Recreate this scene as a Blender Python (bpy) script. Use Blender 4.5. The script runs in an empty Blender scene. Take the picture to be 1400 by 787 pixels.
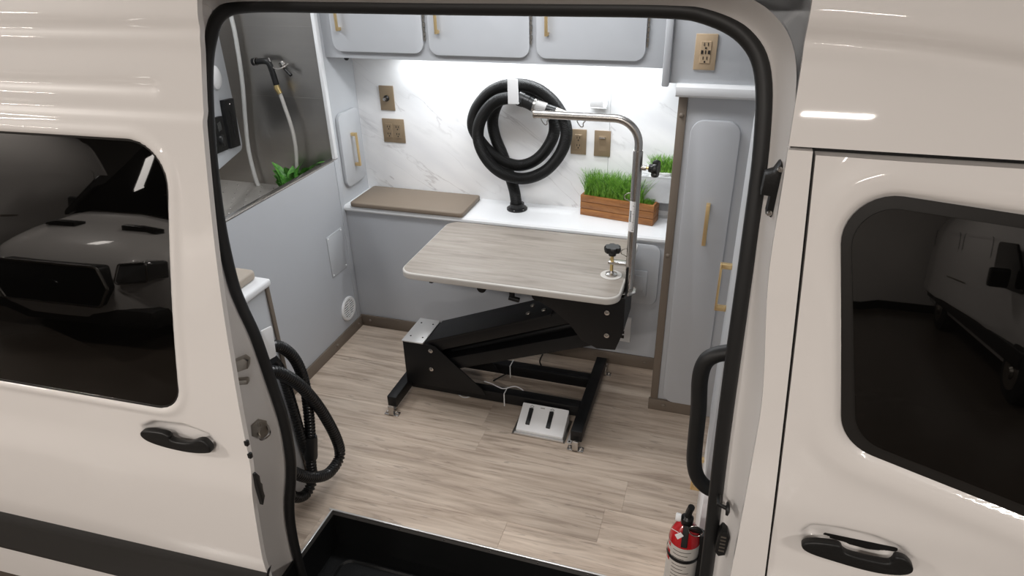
import bpy, bmesh, math, random
import numpy as np
from mathutils import Vector, Matrix
random.seed(7)
scene = bpy.context.scene
COL = scene.collection

# ---------------------------------------------------------------- camera
CAM = np.array([1.68859, -2.61270, 1.80188])
CR = np.array([0.95353922, 0.30050831, -0.02139395])
CU = np.array([-0.12384547, 0.45572608, 0.88146245])
CF = np.array([-0.27463657, 0.83785947, -0.47176928])
FPX = 910.842
cam_d = bpy.data.cameras.new('camera'); cam = bpy.data.objects.new('camera', cam_d); COL.objects.link(cam)
cam_d.sensor_fit = 'HORIZONTAL'; cam_d.sensor_width = 36.0; cam_d.lens = FPX / 1400 * 36
cam_d.clip_start = 0.05
cm = Matrix.Identity(4)
for i in range(3):
    cm[i][0] = CR[i]; cm[i][1] = CU[i]; cm[i][2] = -CF[i]; cm[i][3] = CAM[i]
cam.matrix_world = cm
scene.camera = cam

# ---------------------------------------------------------------- world, exposure
world = bpy.data.worlds.new('world'); scene.world = world; world.use_nodes = True
wb = world.node_tree.nodes['Background']; wb.inputs[0].default_value = (1.0, .95, .9, 1); wb.inputs[1].default_value = 0.05
vs = scene.view_settings
vs.view_transform = 'Standard'; vs.look = 'None'; vs.gamma = 1; vs.use_curve_mapping = False
vs.exposure = 0.0

ROOM_LAMPS = []
def area(name, loc, size, power, color, rot=(0, 0, 0)):
    d = bpy.data.lights.new(name, 'AREA'); d.shape = 'RECTANGLE'; d.size, d.size_y = size
    d.energy = power; d.color = color
    o = bpy.data.objects.new(name, d); COL.objects.link(o); o.location = loc; o.rotation_euler = rot
    return o
WARM = (1.0, .93, .865)
COOL = (.93, .97, 1.0)
# (x, y, length along x, length along y, watts): linear fixtures hanging under the showroom ceiling
FIXTURES = [(-2.6, -3.6, .8, .3, 118), (1.3, -4.6, .8, .3, 78), (-1.4, -7.0, .8, .3, 130), (4.9, -4.0, .3, .8, 96), (-5.6, -6.6, .3, .8, 60), (3.0, -9.4, .8, .3, 125)]
FIX_LABELS = ['warm ceiling light bar over the open sliding door', 'warm ceiling light bar straight in front of the doorway', 'warm ceiling light bar between the parked vans', 'warm ceiling light bar ahead of the front passenger door', 'warm ceiling light bar running beside the rear parked van', 'warm ceiling light bar farthest down the showroom']
CEIL_Z = 3.1

# ---------------------------------------------------------------- helpers
def on(ax, val, px, py):
    "the point on the plane ax = val that the photo pixel looks at"
    d = (px - 700) / FPX * CR - (py - 393.5) / FPX * CU + CF
    i = 'xyz'.index(ax); t = (val - CAM[i]) / d[i]
    p = CAM + t * d
    return Vector((float(p[0]), float(p[1]), float(p[2])))

def srgb(r, g, b):
    f = lambda c: (c / 255 / 12.92) if c / 255 <= .04045 else ((c / 255 + .055) / 1.055) ** 2.4
    return (f(r), f(g), f(b), 1)

def mat(name, col, rough=.5, metal=0, var=.06, scale=8, bump=0, bscale=60, spec=.5, stretch=None, coat=0, trans=0, ior=1.45, emit=None, alpha=None):
    m = bpy.data.materials.new(name); m.use_nodes = True
    nt = m.node_tree; b = nt.nodes['Principled BSDF']
    b.inputs['Roughness'].default_value = rough; b.inputs['Metallic'].default_value = metal
    b.inputs['Specular IOR Level'].default_value = spec; b.inputs['IOR'].default_value = ior
    b.inputs['Coat Weight'].default_value = coat; b.inputs['Coat Roughness'].default_value = .03
    b.inputs['Transmission Weight'].default_value = trans
    tc = nt.nodes.new('ShaderNodeTexCoord'); mp = nt.nodes.new('ShaderNodeMapping')
    nt.links.new(tc.outputs['Object'], mp.inputs[0])
    if stretch: mp.inputs['Scale'].default_value = stretch
    n = nt.nodes.new('ShaderNodeTexNoise'); n.inputs['Scale'].default_value = scale; n.inputs['Detail'].default_value = 4
    nt.links.new(mp.outputs[0], n.inputs['Vector'])
    mix = nt.nodes.new('ShaderNodeMix'); mix.data_type = 'RGBA'
    mix.inputs[6].default_value = tuple(c * (1 - var) for c in col[:3]) + (1,)
    mix.inputs[7].default_value = tuple(min(1, c * (1 + var)) for c in col[:3]) + (1,)
    nt.links.new(n.outputs[0], mix.inputs[0]); nt.links.new(mix.outputs[2], b.inputs['Base Color'])
    if bump:
        n2 = nt.nodes.new('ShaderNodeTexNoise'); n2.inputs['Scale'].default_value = bscale
        nt.links.new(mp.outputs[0], n2.inputs['Vector'])
        bp = nt.nodes.new('ShaderNodeBump'); bp.inputs['Strength'].default_value = bump; bp.inputs['Distance'].default_value = .01
        nt.links.new(n2.outputs[0], bp.inputs['Height']); nt.links.new(bp.outputs[0], b.inputs['Normal'])
    if emit:
        b.inputs['Emission Color'].default_value = emit[0]; b.inputs['Emission Strength'].default_value = emit[1]
    return m

def ramp(nt, fac, stops):
    r = nt.nodes.new('ShaderNodeValToRGB'); e = r.color_ramp.elements
    while len(e) < len(stops): e.new(.5)
    for el, (p, c) in zip(e, stops): el.position = p; el.color = c
    nt.links.new(fac, r.inputs[0]); return r.outputs[0]

def wood(name, dark, mid, light, rough=.45, randomise=True, sc=1.0, grain=1.0):
    "vinyl oak: long grain along local x, each plank shifted by its own random number"
    m = bpy.data.materials.new(name); m.use_nodes = True; nt = m.node_tree; b = nt.nodes['Principled BSDF']
    b.inputs['Roughness'].default_value = rough
    tc = nt.nodes.new('ShaderNodeTexCoord'); oi = nt.nodes.new('ShaderNodeObjectInfo')
    add = nt.nodes.new('ShaderNodeVectorMath'); add.operation = 'ADD'
    sca = nt.nodes.new('ShaderNodeVectorMath'); sca.operation = 'SCALE'; sca.inputs[0].default_value = (13.7, 7.1, 3.3)
    nt.links.new(oi.outputs['Random'], sca.inputs['Scale'])
    nt.links.new(tc.outputs['Object'], add.inputs[0])
    if randomise: nt.links.new(sca.outputs[0], add.inputs[1])
    mp = nt.nodes.new('ShaderNodeMapping'); mp.inputs['Scale'].default_value = (2.2 * sc, 30 * sc, 30 * sc)
    nt.links.new(add.outputs[0], mp.inputs[0])
    n1 = nt.nodes.new('ShaderNodeTexNoise'); n1.inputs['Scale'].default_value = 1; n1.inputs['Detail'].default_value = 7; n1.inputs['Distortion'].default_value = .9; n1.inputs['Roughness'].default_value = .62
    nt.links.new(mp.outputs[0], n1.inputs['Vector'])
    mp2 = nt.nodes.new('ShaderNodeMapping'); mp2.inputs['Scale'].default_value = (1.6 * sc, 6 * sc, 6 * sc)
    nt.links.new(add.outputs[0], mp2.inputs[0])
    n2 = nt.nodes.new('ShaderNodeTexNoise'); n2.inputs['Scale'].default_value = 1; n2.inputs['Detail'].default_value = 3; n2.inputs['Distortion'].default_value = 1.5
    nt.links.new(mp2.outputs[0], n2.inputs['Vector'])
    c1 = ramp(nt, n1.outputs[0], [(.30, dark), (.47, mid), (.66, light)])
    c2 = ramp(nt, n2.outputs[0], [(.3, tuple(c * .86 for c in mid[:3]) + (1,)), (.7, light)])
    mx = nt.nodes.new('ShaderNodeMix'); mx.data_type = 'RGBA'; mx.inputs[0].default_value = .32
    nt.links.new(c1, mx.inputs[6]); nt.links.new(c2, mx.inputs[7])
    # sparse dark cathedral grain
    mp3 = nt.nodes.new('ShaderNodeMapping'); mp3.inputs['Scale'].default_value = (5 * sc, 55 * sc, 30)
    nt.links.new(add.outputs[0], mp3.inputs[0])
    n3 = nt.nodes.new('ShaderNodeTexNoise'); n3.inputs['Scale'].default_value = 1; n3.inputs['Detail'].default_value = 2; n3.inputs['Distortion'].default_value = 2.2
    nt.links.new(mp3.outputs[0], n3.inputs['Vector'])
    g = ramp(nt, n3.outputs[0], [(.30, (1 - .45 * grain,) * 3 + (1,)), (.38, (1, 1, 1, 1))])
    mu = nt.nodes.new('ShaderNodeMix'); mu.data_type = 'RGBA'; mu.blend_type = 'MULTIPLY'; mu.inputs[0].default_value = .8
    nt.links.new(mx.outputs[2], mu.inputs[6]); nt.links.new(g, mu.inputs[7])
    hv = nt.nodes.new('ShaderNodeHueSaturation')
    mr = nt.nodes.new('ShaderNodeMapRange'); mr.inputs[3].default_value = .89; mr.inputs[4].default_value = 1.07
    nt.links.new(oi.outputs['Random'], mr.inputs[0]); nt.links.new(mr.outputs[0], hv.inputs['Value'])
    nt.links.new(mu.outputs[2], hv.inputs['Color']); nt.links.new(hv.outputs[0], b.inputs['Base Color'])
    bp = nt.nodes.new('ShaderNodeBump'); bp.inputs['Strength'].default_value = .12; bp.inputs['Distance'].default_value = .004
    nt.links.new(n1.outputs[0], bp.inputs['Height']); nt.links.new(bp.outputs[0], b.inputs['Normal'])
    return m

def marble(name):
    m = bpy.data.materials.new(name); m.use_nodes = True; nt = m.node_tree; b = nt.nodes['Principled BSDF']
    b.inputs['Roughness'].default_value = .28
    tc = nt.nodes.new('ShaderNodeTexCoord'); mp = nt.nodes.new('ShaderNodeMapping')
    mp.inputs['Rotation'].default_value = (0, math.radians(32), 0); mp.vector_type = 'TEXTURE'; mp.inputs['Scale'].default_value = (1.2, 1, .26)
    nt.links.new(tc.outputs['Object'], mp.inputs[0])
    def vein(scale, dist, w, col, off):
        n = nt.nodes.new('ShaderNodeTexNoise'); n.inputs['Scale'].default_value = scale; n.inputs['Detail'].default_value = 6; n.inputs['Distortion'].default_value = dist
        mp_ = nt.nodes.new('ShaderNodeMapping'); mp_.inputs['Location'].default_value = off
        nt.links.new(mp.outputs[0], mp_.inputs[0]); nt.links.new(mp_.outputs[0], n.inputs['Vector'])
        s = nt.nodes.new('ShaderNodeMath'); s.operation = 'SUBTRACT'; s.inputs[1].default_value = .5
        a = nt.nodes.new('ShaderNodeMath'); a.operation = 'ABSOLUTE'
        nt.links.new(n.outputs[0], s.inputs[0]); nt.links.new(s.outputs[0], a.inputs[0])
        return ramp(nt, a.outputs[0], [(0, col), (w * .4, tuple(.5 + .5 * c for c in col[:3]) + (1,)), (w, (1, 1, 1, 1))])
    v1 = vein(1.5, .35, .030, (.60, .60, .61, 1), (3, 1, 2)); v2 = vein(2.6, .5, .016, (.66, .64, .64, 1), (9, 4, 1))
    n = nt.nodes.new('ShaderNodeTexNoise'); n.inputs['Scale'].default_value = 3; nt.links.new(mp.outputs[0], n.inputs['Vector'])
    base = ramp(nt, n.outputs[0], [(.3, (.80, .80, .81, 1)), (.6, (.88, .88, .88, 1))])
    # veins fade in and out
    n4 = nt.nodes.new('ShaderNodeTexNoise'); n4.inputs['Scale'].default_value = 2.2; nt.links.new(mp.outputs[0], n4.inputs['Vector'])
    fade = ramp(nt, n4.outputs[0], [(.46, (0, 0, 0, 1)), (.66, (.9, .9, .9, 1))])
    cur = base
    for vn in (v1, v2):
        mu = nt.nodes.new('ShaderNodeMix'); mu.data_type = 'RGBA'; mu.blend_type = 'MULTIPLY'
        nt.links.new(fade, mu.inputs[0]); nt.links.new(cur, mu.inputs[6]); nt.links.new(vn, mu.inputs[7]); cur = mu.outputs[2]
    nt.links.new(cur, b.inputs['Base Color'])
    return m

def ribbed(name, col, pitch, rough=.4):
    "hose rubber with fine rings: a wave along the tube's own length (UV u in metres)"
    m = mat(name, col, rough, var=.1, spec=.22)
    nt = m.node_tree; b = nt.nodes['Principled BSDF']
    uv = nt.nodes.new('ShaderNodeUVMap'); sx = nt.nodes.new('ShaderNodeSeparateXYZ'); nt.links.new(uv.outputs[0], sx.inputs[0])
    mu = nt.nodes.new('ShaderNodeMath'); mu.operation = 'MULTIPLY'; mu.inputs[1].default_value = 2 * math.pi / pitch; nt.links.new(sx.outputs[0], mu.inputs[0])
    si = nt.nodes.new('ShaderNodeMath'); si.operation = 'SINE'; nt.links.new(mu.outputs[0], si.inputs[0])
    bp = nt.nodes.new('ShaderNodeBump'); bp.inputs['Strength'].default_value = .5; bp.inputs['Distance'].default_value = .002
    nt.links.new(si.outputs[0], bp.inputs['Height']); nt.links.new(bp.outputs[0], b.inputs['Normal'])
    return m

WPOS = {}
class MB:
    "collects shapes; obj() links them as ONE mesh object"
    def __init__(s, M=None): s.bm = bmesh.new(); s.M = M or Matrix.Identity(4); s.uv = None
    def _v(s, p): return s.bm.verts.new(s.M @ Vector(p))
    def merge(s, tmp):
        me = bpy.data.meshes.new('tmp'); tmp.to_mesh(me); tmp.free(); me.transform(s.M); s.bm.from_mesh(me); bpy.data.meshes.remove(me); return s
    def box(s, x0, x1, y0, y1, z0, z1, bev=0, seg=2):
        t = bmesh.new(); bmesh.ops.create_cube(t, size=1)
        for v in t.verts: v.co = Vector(((x0 + x1) / 2 + v.co.x * (x1 - x0), (y0 + y1) / 2 + v.co.y * (y1 - y0), (z0 + z1) / 2 + v.co.z * (z1 - z0)))
        if bev: bmesh.ops.bevel(t, geom=t.edges[:], offset=bev, segments=seg, profile=.5, affect='EDGES')
        return s.merge(t)
    def prism(s, pts, ax, a0, a1, bev=0, seg=2):
        "outline of 2-D points extruded along ax; the points are the other two axes in xyz order"
        t = bmesh.new(); mk = {'x': lambda a, p: (a, p[0], p[1]), 'y': lambda a, p: (p[0], a, p[1]), 'z': lambda a, p: (p[0], p[1], a)}[ax]
        A = [t.verts.new(mk(a0, p)) for p in pts]; Bv = [t.verts.new(mk(a1, p)) for p in pts]; n = len(pts)
        f0 = t.faces.new(A); f1 = t.faces.new(Bv[::-1])
        for i in range(n): t.faces.new((A[i], Bv[i], Bv[(i + 1) % n], A[(i + 1) % n]))
        bmesh.ops.recalc_face_normals(t, faces=t.faces[:])
        if bev: bmesh.ops.bevel(t, geom=list(set(f0.edges[:] + f1.edges[:])), offset=bev, segments=seg, profile=.5, affect='EDGES')
        return s.merge(t)
    def tube(s, pts, r, n=12, closed=False, caps=True, radii=None, flat=None):
        pts = [Vector(p) for p in pts]; N = len(pts)
        if s.uv is None: s.uv = s.bm.loops.layers.uv.verify()
        T = []
        for i in range(N):
            a = pts[i - 1] if (i or closed) else pts[i]; b = pts[(i + 1) % N] if (i < N - 1 or closed) else pts[i]
            T.append((b - a).normalized())
        nrm = T[0].orthogonal().normalized(); rings = []; L = 0; Ls = []
        for i in range(N):
            if i: L += (pts[i] - pts[i - 1]).length
            Ls.append(L)
            nrm = (nrm - T[i] * nrm.dot(T[i])).normalized(); bn = T[i].cross(nrm)
            rr = radii[i] if radii else r
            rings.append([s._v(pts[i] + nrm * (rr * math.cos(2 * math.pi * k / n)) + bn * (rr * math.sin(2 * math.pi * k / n))) for k in range(n)])
        for i in range(N if closed else N - 1):
            A, B_ = rings[i], rings[(i + 1) % N]
            for k in range(n):
                f = s.bm.faces.new((A[k], A[(k + 1) % n], B_[(k + 1) % n], B_[k])); f.smooth = True
                u0, u1 = Ls[i], Ls[i + 1] if i + 1 < N else L + .01
                for lp, u in zip(f.loops, (u0, u0, u1, u1)): lp[s.uv].uv = (u, 0)
        if caps and not closed:
            s.bm.faces.new(rings[0][::-1]); s.bm.faces.new(rings[-1])
        return s
    def lathe(s, prof, c, ax='z', n=24):
        c = Vector(c); e = {'x': (Vector((0, 1, 0)), Vector((0, 0, 1)), Vector((1, 0, 0))), 'y': (Vector((0, 0, 1)), Vector((1, 0, 0)), Vector((0, 1, 0))), 'z': (Vector((1, 0, 0)), Vector((0, 1, 0)), Vector((0, 0, 1)))}[ax] if isinstance(ax, str) else ax
        rings = []
        for r, h in prof:
            rings.append([s._v(c + e[2] * h + e[0] * (max(r, 1e-5) * math.cos(2 * math.pi * k / n)) + e[1] * (max(r, 1e-5) * math.sin(2 * math.pi * k / n))) for k in range(n)])
        for A, B_ in zip(rings, rings[1:]):
            for k in range(n): s.bm.faces.new((A[k], A[(k + 1) % n], B_[(k + 1) % n], B_[k])).smooth = True
        s.bm.faces.new(rings[0][::-1]); s.bm.faces.new(rings[-1]); return s
    def grid(s, P):
        "P[i][j] points -> quads"
        V = [[s._v(p) for p in row] for row in P]
        for i in range(len(V) - 1):
            for j in range(len(V[0]) - 1): s.bm.faces.new((V[i][j], V[i + 1][j], V[i + 1][j + 1], V[i][j + 1])).smooth = True
        return s
    def patch(s, outline, fn, rings=8):
        "convex outline filled with rings towards its middle, each 2-D point sent through fn"
        cx = sum(p[0] for p in outline) / len(outline); cz = sum(p[1] for p in outline) / len(outline); n = len(outline); prev = None
        for k in range(rings):
            t = 1 - k / rings
            ring = [s._v(fn(cx + (p[0] - cx) * t, cz + (p[1] - cz) * t)) for p in outline]
            if prev:
                for i in range(n): s.bm.faces.new((prev[i], prev[(i + 1) % n], ring[(i + 1) % n], ring[i])).smooth = True
            prev = ring
        c = s._v(fn(cx, cz))
        for i in range(n): s.bm.faces.new((prev[i], prev[(i + 1) % n], c)).smooth = True
        return s
    def obj(s, name, material, parent=None, smooth=35, recalc=True, base=True):
        bm = s.bm
        if recalc: bmesh.ops.recalc_face_normals(bm, faces=bm.faces[:])
        ang = math.radians(smooth)
        for e in bm.edges:
            if len(e.link_faces) == 2 and e.calc_face_angle(0) > ang: e.smooth = False
        for f in bm.faces: f.smooth = True
        co = np.array([v.co[:] for v in bm.verts]); lo, hi = co.min(0), co.max(0)
        org = Vector(((lo[0] + hi[0]) / 2, (lo[1] + hi[1]) / 2, lo[2] if base else (lo[2] + hi[2]) / 2))
        for v in bm.verts: v.co -= org
        me = bpy.data.meshes.new(name); bm.to_mesh(me); bm.free()
        me.materials.append(material)
        o = bpy.data.objects.new(name, me); COL.objects.link(o); o.location = org
        WPOS[o.name] = org.copy(); hang(o, parent); return o
def hang(o, parent):
    if parent:
        o.parent = parent; o.matrix_parent_inverse = Matrix.Translation(-WPOS[parent.name])
def tag(o, label, cat, group=None, kind=None):
    if label: o['label'] = label
    if cat: o['category'] = cat
    if group: o['group'] = group
    if kind: o['kind'] = kind
    return o
def thing(name, loc, label, cat, group=None):
    o = bpy.data.objects.new(name, None); COL.objects.link(o); o.location = loc; o.empty_display_size = .05
    WPOS[o.name] = Vector(loc); return tag(o, label, cat, group)
def structure(o): o['kind'] = 'structure'; return o
def copy_part(o, delta, parent):
    "a copy of one mesh that shares its data, moved by delta"
    c = o.copy(); COL.objects.link(c); c.location = o.location + Vector(delta); WPOS[c.name] = WPOS[o.name] + Vector(delta)
    c.parent = None; hang(c, parent); return c

def rrect(x0, x1, z0, z1, r, n=6):
    r4 = r if isinstance(r, (list, tuple)) else (r,) * 4   # bl, br, tr, tl
    out = []
    for (cx, cz, a, rr) in ((x0 + r4[0], z0 + r4[0], 180, r4[0]), (x1 - r4[1], z0 + r4[1], 270, r4[1]), (x1 - r4[2], z1 - r4[2], 0, r4[2]), (x0 + r4[3], z1 - r4[3], 90, r4[3])):
        for k in range(n + 1):
            a_ = math.radians(a + 90 * k / n); out.append((cx + rr * math.cos(a_), cz + rr * math.sin(a_)))
    return out
def rpoly(pts, rads, n=7):
    "polygon with each corner rounded"
    out = []; N = len(pts)
    for i in range(N):
        p = Vector(pts[i]); a = (Vector(pts[i - 1]) - p).normalized(); b = (Vector(pts[(i + 1) % N]) - p).normalized(); r = rads[i] if isinstance(rads, (list, tuple)) else rads
        h = math.acos(max(-1, min(1, a.dot(b)))) / 2; d = r / math.tan(h); c = p + (a + b).normalized() * (r / math.sin(h))
        s, e = p + a * d - c, p + b * d - c
        a0 = math.atan2(s.y, s.x); a1 = math.atan2(e.y, e.x); da = (a1 - a0 + math.pi) % (2 * math.pi) - math.pi
        for k in range(n + 1): t = a0 + da * k / n; out.append((c.x + r * math.cos(t), c.y + r * math.sin(t)))
    return out
def spline(pts, per=8, closed=False):
    P = [Vector(p) for p in pts]; N = len(P); out = []
    for i in range(N if closed else N - 1):
        g = (lambda k: P[k % N]) if closed else (lambda k: P[max(0, min(N - 1, k))])
        a, b, c, d = g(i - 1), g(i), g(i + 1), g(i + 2)
        for k in range(per):
            t = k / per
            out.append(.5 * ((2 * b) + (c - a) * t + (2 * a - 5 * b + 4 * c - d) * t * t + (3 * b - 3 * c + d - a) * t ** 3))
    if not closed: out.append(P[-1])
    return out
def resample(pts, step):
    out = [pts[0]]; acc = 0
    for a, b in zip(pts, pts[1:]):
        L = (b - a).length; d = step - acc
        while d <= L and L > 0: out.append(a.lerp(b, d / L)); d += step
        acc = (acc + L) % step
    return out
def sdf_poly(X, Z, pts):
    "signed distance to a polygon, negative inside (numpy arrays)"
    d = np.full(X.shape, 1e9); ins = np.zeros(X.shape, bool); n = len(pts)
    for i in range(n):
        ax, az = pts[i]; bx, bz = pts[(i + 1) % n]; ex, ez = bx - ax, bz - az
        t = np.clip(((X - ax) * ex + (Z - az) * ez) / (ex * ex + ez * ez + 1e-12), 0, 1)
        d = np.minimum(d, (X - ax - t * ex) ** 2 + (Z - az - t * ez) ** 2)
        c = ((az > Z) != (bz > Z)) & (X < (bx - ax) * (Z - az) / ((bz - az) if abs(bz - az) > 1e-9 else 1e-9) + ax)
        ins ^= c
    d = np.sqrt(d); return np.where(ins, -d, d)
def chaikin(pts, n=2):
    for _ in range(n): pts = [q for i in range(len(pts)) for q in (tuple(.75 * a + .25 * b for a, b in zip(pts[i], pts[(i + 1) % len(pts)])), tuple(.25 * a + .75 * b for a, b in zip(pts[i], pts[(i + 1) % len(pts)])))]
    return pts
def sstep(a, b, x): t = np.clip((x - a) / (b - a), 0, 1); return t * t * (3 - 2 * t)

# ---------------------------------------------------------------- materials
M_PAINT = mat('white_paint', (.74, .71, .685, 1), .35, coat=.7, var=.01, spec=.4)
M_JAMB = mat('jamb_paint', (.74, .715, .695, 1), .38, var=.03, coat=.4)
M_GLASS = mat('dark_privacy_glass', (.0015, .0014, .0013, 1), .015, var=.1, spec=.6, ior=1.5)
M_FRIT = mat('black_window_border', (.014, .013, .012, 1), .3, var=.1)
M_BLACKPL = mat('black_plastic', (.009, .009, .009, 1), .42, var=.15, bump=.08, bscale=300, spec=.4)
M_CLAD = mat('cladding_plastic', (.020, .019, .018, 1), .55, var=.1, bump=.1, bscale=400)
M_RUBBER = mat('seal_rubber', (.010, .010, .010, 1), .5, var=.15)
M_GREY = mat('grey_laminate', (.49, .505, .525, 1), .42, var=.02)
M_GREYD = mat('grey_wall_panel', (.45, .465, .49, 1), .45, var=.02)
M_WHITE = mat('white_laminate', (.80, .81, .82, 1), .3, var=.015)
M_WPL = mat('white_plastic', (.80, .80, .80, 1), .35, var=.02)
M_TAUPE = mat('taupe_trim', (.155, .125, .098, 1), .5, var=.08)
M_GOLD = mat('brushed_gold', (.78, .58, .30, 1), .36, .85, var=.06, stretch=(1, 1, 12))
M_BRONZE = mat('bronze_plate', (.30, .225, .145, 1), .4, .35, var=.05)
M_BRONZEL = mat('tan_plate', (.50, .375, .245, 1), .42, .1, var=.05)
M_DARK = mat('dark_slot', (.02, .017, .014, 1), .6)
M_STEEL = mat('stainless_steel', (.44, .42, .395, 1), .34, 1, var=.05, scale=3, stretch=(1.2, 1.2, 14), bump=.03, bscale=30)
M_CHROME = mat('polished_steel', (.50, .48, .455, 1), .27, 1, var=.06, stretch=(20, 20, 1))
M_DULLM = mat('zinc_metal', (.38, .35, .31, 1), .35, 1, var=.2, scale=30)
M_BRASS = mat('brass', (.72, .55, .25, 1), .3, 1, var=.1)
M_CUSH = mat('taupe_vinyl', (.205, .162, .122, 1), .5, var=.04, bump=.1, bscale=350)
M_MARBLE = marble('white_marble')
M_FLOOR = wood('grey_oak_floor', srgb(122, 105, 90), srgb(184, 166, 149), srgb(216, 200, 183), grain=.8)
M_TABLE = wood('pale_oak_table', srgb(112, 103, 94), srgb(144, 135, 125), srgb(160, 152, 143), randomise=False, sc=1.1, grain=.5)
M_EDGE = mat('pale_edge_band', (.56, .535, .50, 1), .4, var=.03)
M_BLACKM = mat('black_powder_coat', (.0055, .0055, .006, 1), .42, var=.15, bump=.1, bscale=500, spec=.32)
M_SILVER = mat('silver_plate', (.60, .59, .58, 1), .35, .5, var=.05)
M_HOSE = ribbed('black_vacuum_hose', (.008, .0078, .0075, 1), .005)
M_HOSE2 = mat('black_corrugated_hose', (.007, .007, .007, 1), .3, var=.1)
M_CUFF = mat('black_cuff', (.010, .010, .010, 1), .35, var=.1)
M_PGREY = mat('grey_plastic', (.40, .39, .38, 1), .4, var=.04)
M_BAMBOO = wood('bamboo_slat', srgb(98, 58, 24), srgb(140, 90, 46), srgb(164, 112, 62), sc=1.6, grain=.5)
M_SOIL = mat('dark_soil', (.02, .014, .009, 1), .9, var=.4, scale=80)
def leafy(name, a, b):
    m = mat(name, a, .45, var=.0); nt = m.node_tree; bs = nt.nodes['Principled BSDF']
    n = nt.nodes.new('ShaderNodeTexNoise'); n.inputs['Scale'].default_value = 60; tc = nt.nodes.new('ShaderNodeTexCoord'); nt.links.new(tc.outputs['Object'], n.inputs['Vector'])
    c = ramp(nt, n.outputs[0], [(.3, a), (.7, b)]); nt.links.new(c, bs.inputs['Base Color']); return m
M_GRASS = leafy('grass_green', (.045, .16, .012, 1), (.24, .48, .06, 1))
M_LEAF = leafy('leaf_green', (.03, .14, .02, 1), (.13, .36, .06, 1))
M_RED = mat('red_enamel', (.42, .012, .016, 1), .25, var=.05, coat=.5)
M_LABEL = mat('paper_label', (.55, .52, .48, 1), .5, var=.08, scale=40)
M_PAPER = mat('white_tag', (.85, .85, .85, 1), .5, var=.02)
M_STEP = mat('black_step_plastic', (.005, .0053, .0055, 1), .4, var=.2, bump=.15, bscale=250, spec=.25)
M_HOSEW = mat('clear_white_hose', (.62, .62, .60, 1), .35, var=.05)
M_HOSER = mat('grey_clear_hose', (.48, .46, .43, 1), .35, var=.05)
def acrylic():
    m = mat('frosted_acrylic', (.9, .91, .92, 1), .12, var=.01, trans=.55, ior=1.3, spec=.4); return m
M_ACRYL = acrylic()
M_LED = mat('led_diffuser', (.9, .9, .9, 1), .5, emit=((.93, .97, 1, 1), 6))
M_LAMPW = mat('lamp_diffuser', (.9, .9, .9, 1), .5, emit=((1, .9, .8, 1), 3))
M_CONC = mat('polished_concrete', (.085, .068, .054, 1), .22, var=.2, scale=2.5, bump=.02)
M_SHOWWALL = mat('showroom_wall', (.56, .53, .50, 1), .8, var=.03)
M_SHOWCEIL = mat('showroom_ceiling', (.36, .34, .32, 1), .85, var=.05)
M_TYRE = mat('tyre_rubber', (.015, .015, .015, 1), .7)
M_HEAD = mat('headlight_glass', (.10, .10, .10, 1), .05, var=.3, scale=12, coat=1)

# ================================================================ THE SHOWROOM AROUND THE VAN
GZ = -.72
structure(MB().box(-11, 9, -12, 3.2, GZ - .1, GZ).obj('floor_showroom', M_CONC))
structure(MB().box(-11, 9, -12.1, -12, GZ, CEIL_Z).obj('wall_showroom_front', M_SHOWWALL))
structure(MB().box(-11, 9, 3.2, 3.3, GZ, CEIL_Z).obj('wall_showroom_back', M_SHOWWALL))
structure(MB().box(-11.1, -11, -12, 3.2, GZ, CEIL_Z).obj('wall_showroom_left', M_SHOWWALL))
structure(MB().box(9, 9.1, -12, 3.2, GZ, CEIL_Z).obj('wall_showroom_right', M_SHOWWALL))
structure(MB().box(-11, 9, -12, 3.2, CEIL_Z + .02, CEIL_Z + .12).obj('ceiling_showroom', M_SHOWCEIL))
structure(MB().box(-11, 9, -12, -11.98, GZ, GZ + .16).obj('baseboard_showroom', M_BLACKPL))
for i, (x, y, lx, ly, w) in enumerate(FIXTURES):
    t = thing('ceiling_light', (x, y, CEIL_Z - .08), FIX_LABELS[i], 'light', 'showroom ceiling light bars')
    MB().box(x - lx / 2, x + lx / 2, y - ly / 2, y + ly / 2, CEIL_Z - .05, CEIL_Z + .02, .01).obj('housing', M_WPL, t)
    a = area('tube_lamp', (x, y, CEIL_Z - .06), (lx, ly), w, WARM); WPOS[a.name] = Vector((x, y, CEIL_Z - .06)); hang(a, t)

# ================================================================ THE VAN SHELL
_zs = [-.4, 0, .4, .6, 1.0, 1.4, 1.7, 2.1]
_cs = np.polyfit(_zs, [-1.455, -1.50, -1.53, -1.53, -1.50, -1.44, -1.38, -1.28], 4)
_cl = np.polyfit([-.4, 0, .5, .9, 1.3, 1.7], [-1.36, -1.40, -1.42, -1.40, -1.34, -1.24], 4)
def skin(z): return np.polyval(_cs, z)
def seal_y(z): return float(np.polyval(_cl, z))
def door_y(x, z): return skin(z) - .08 - .047 * (.66 - x)

van = thing('grooming_van', (0, -.6, GZ), 'large white van body framing the open side doorway', 'van')

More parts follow.
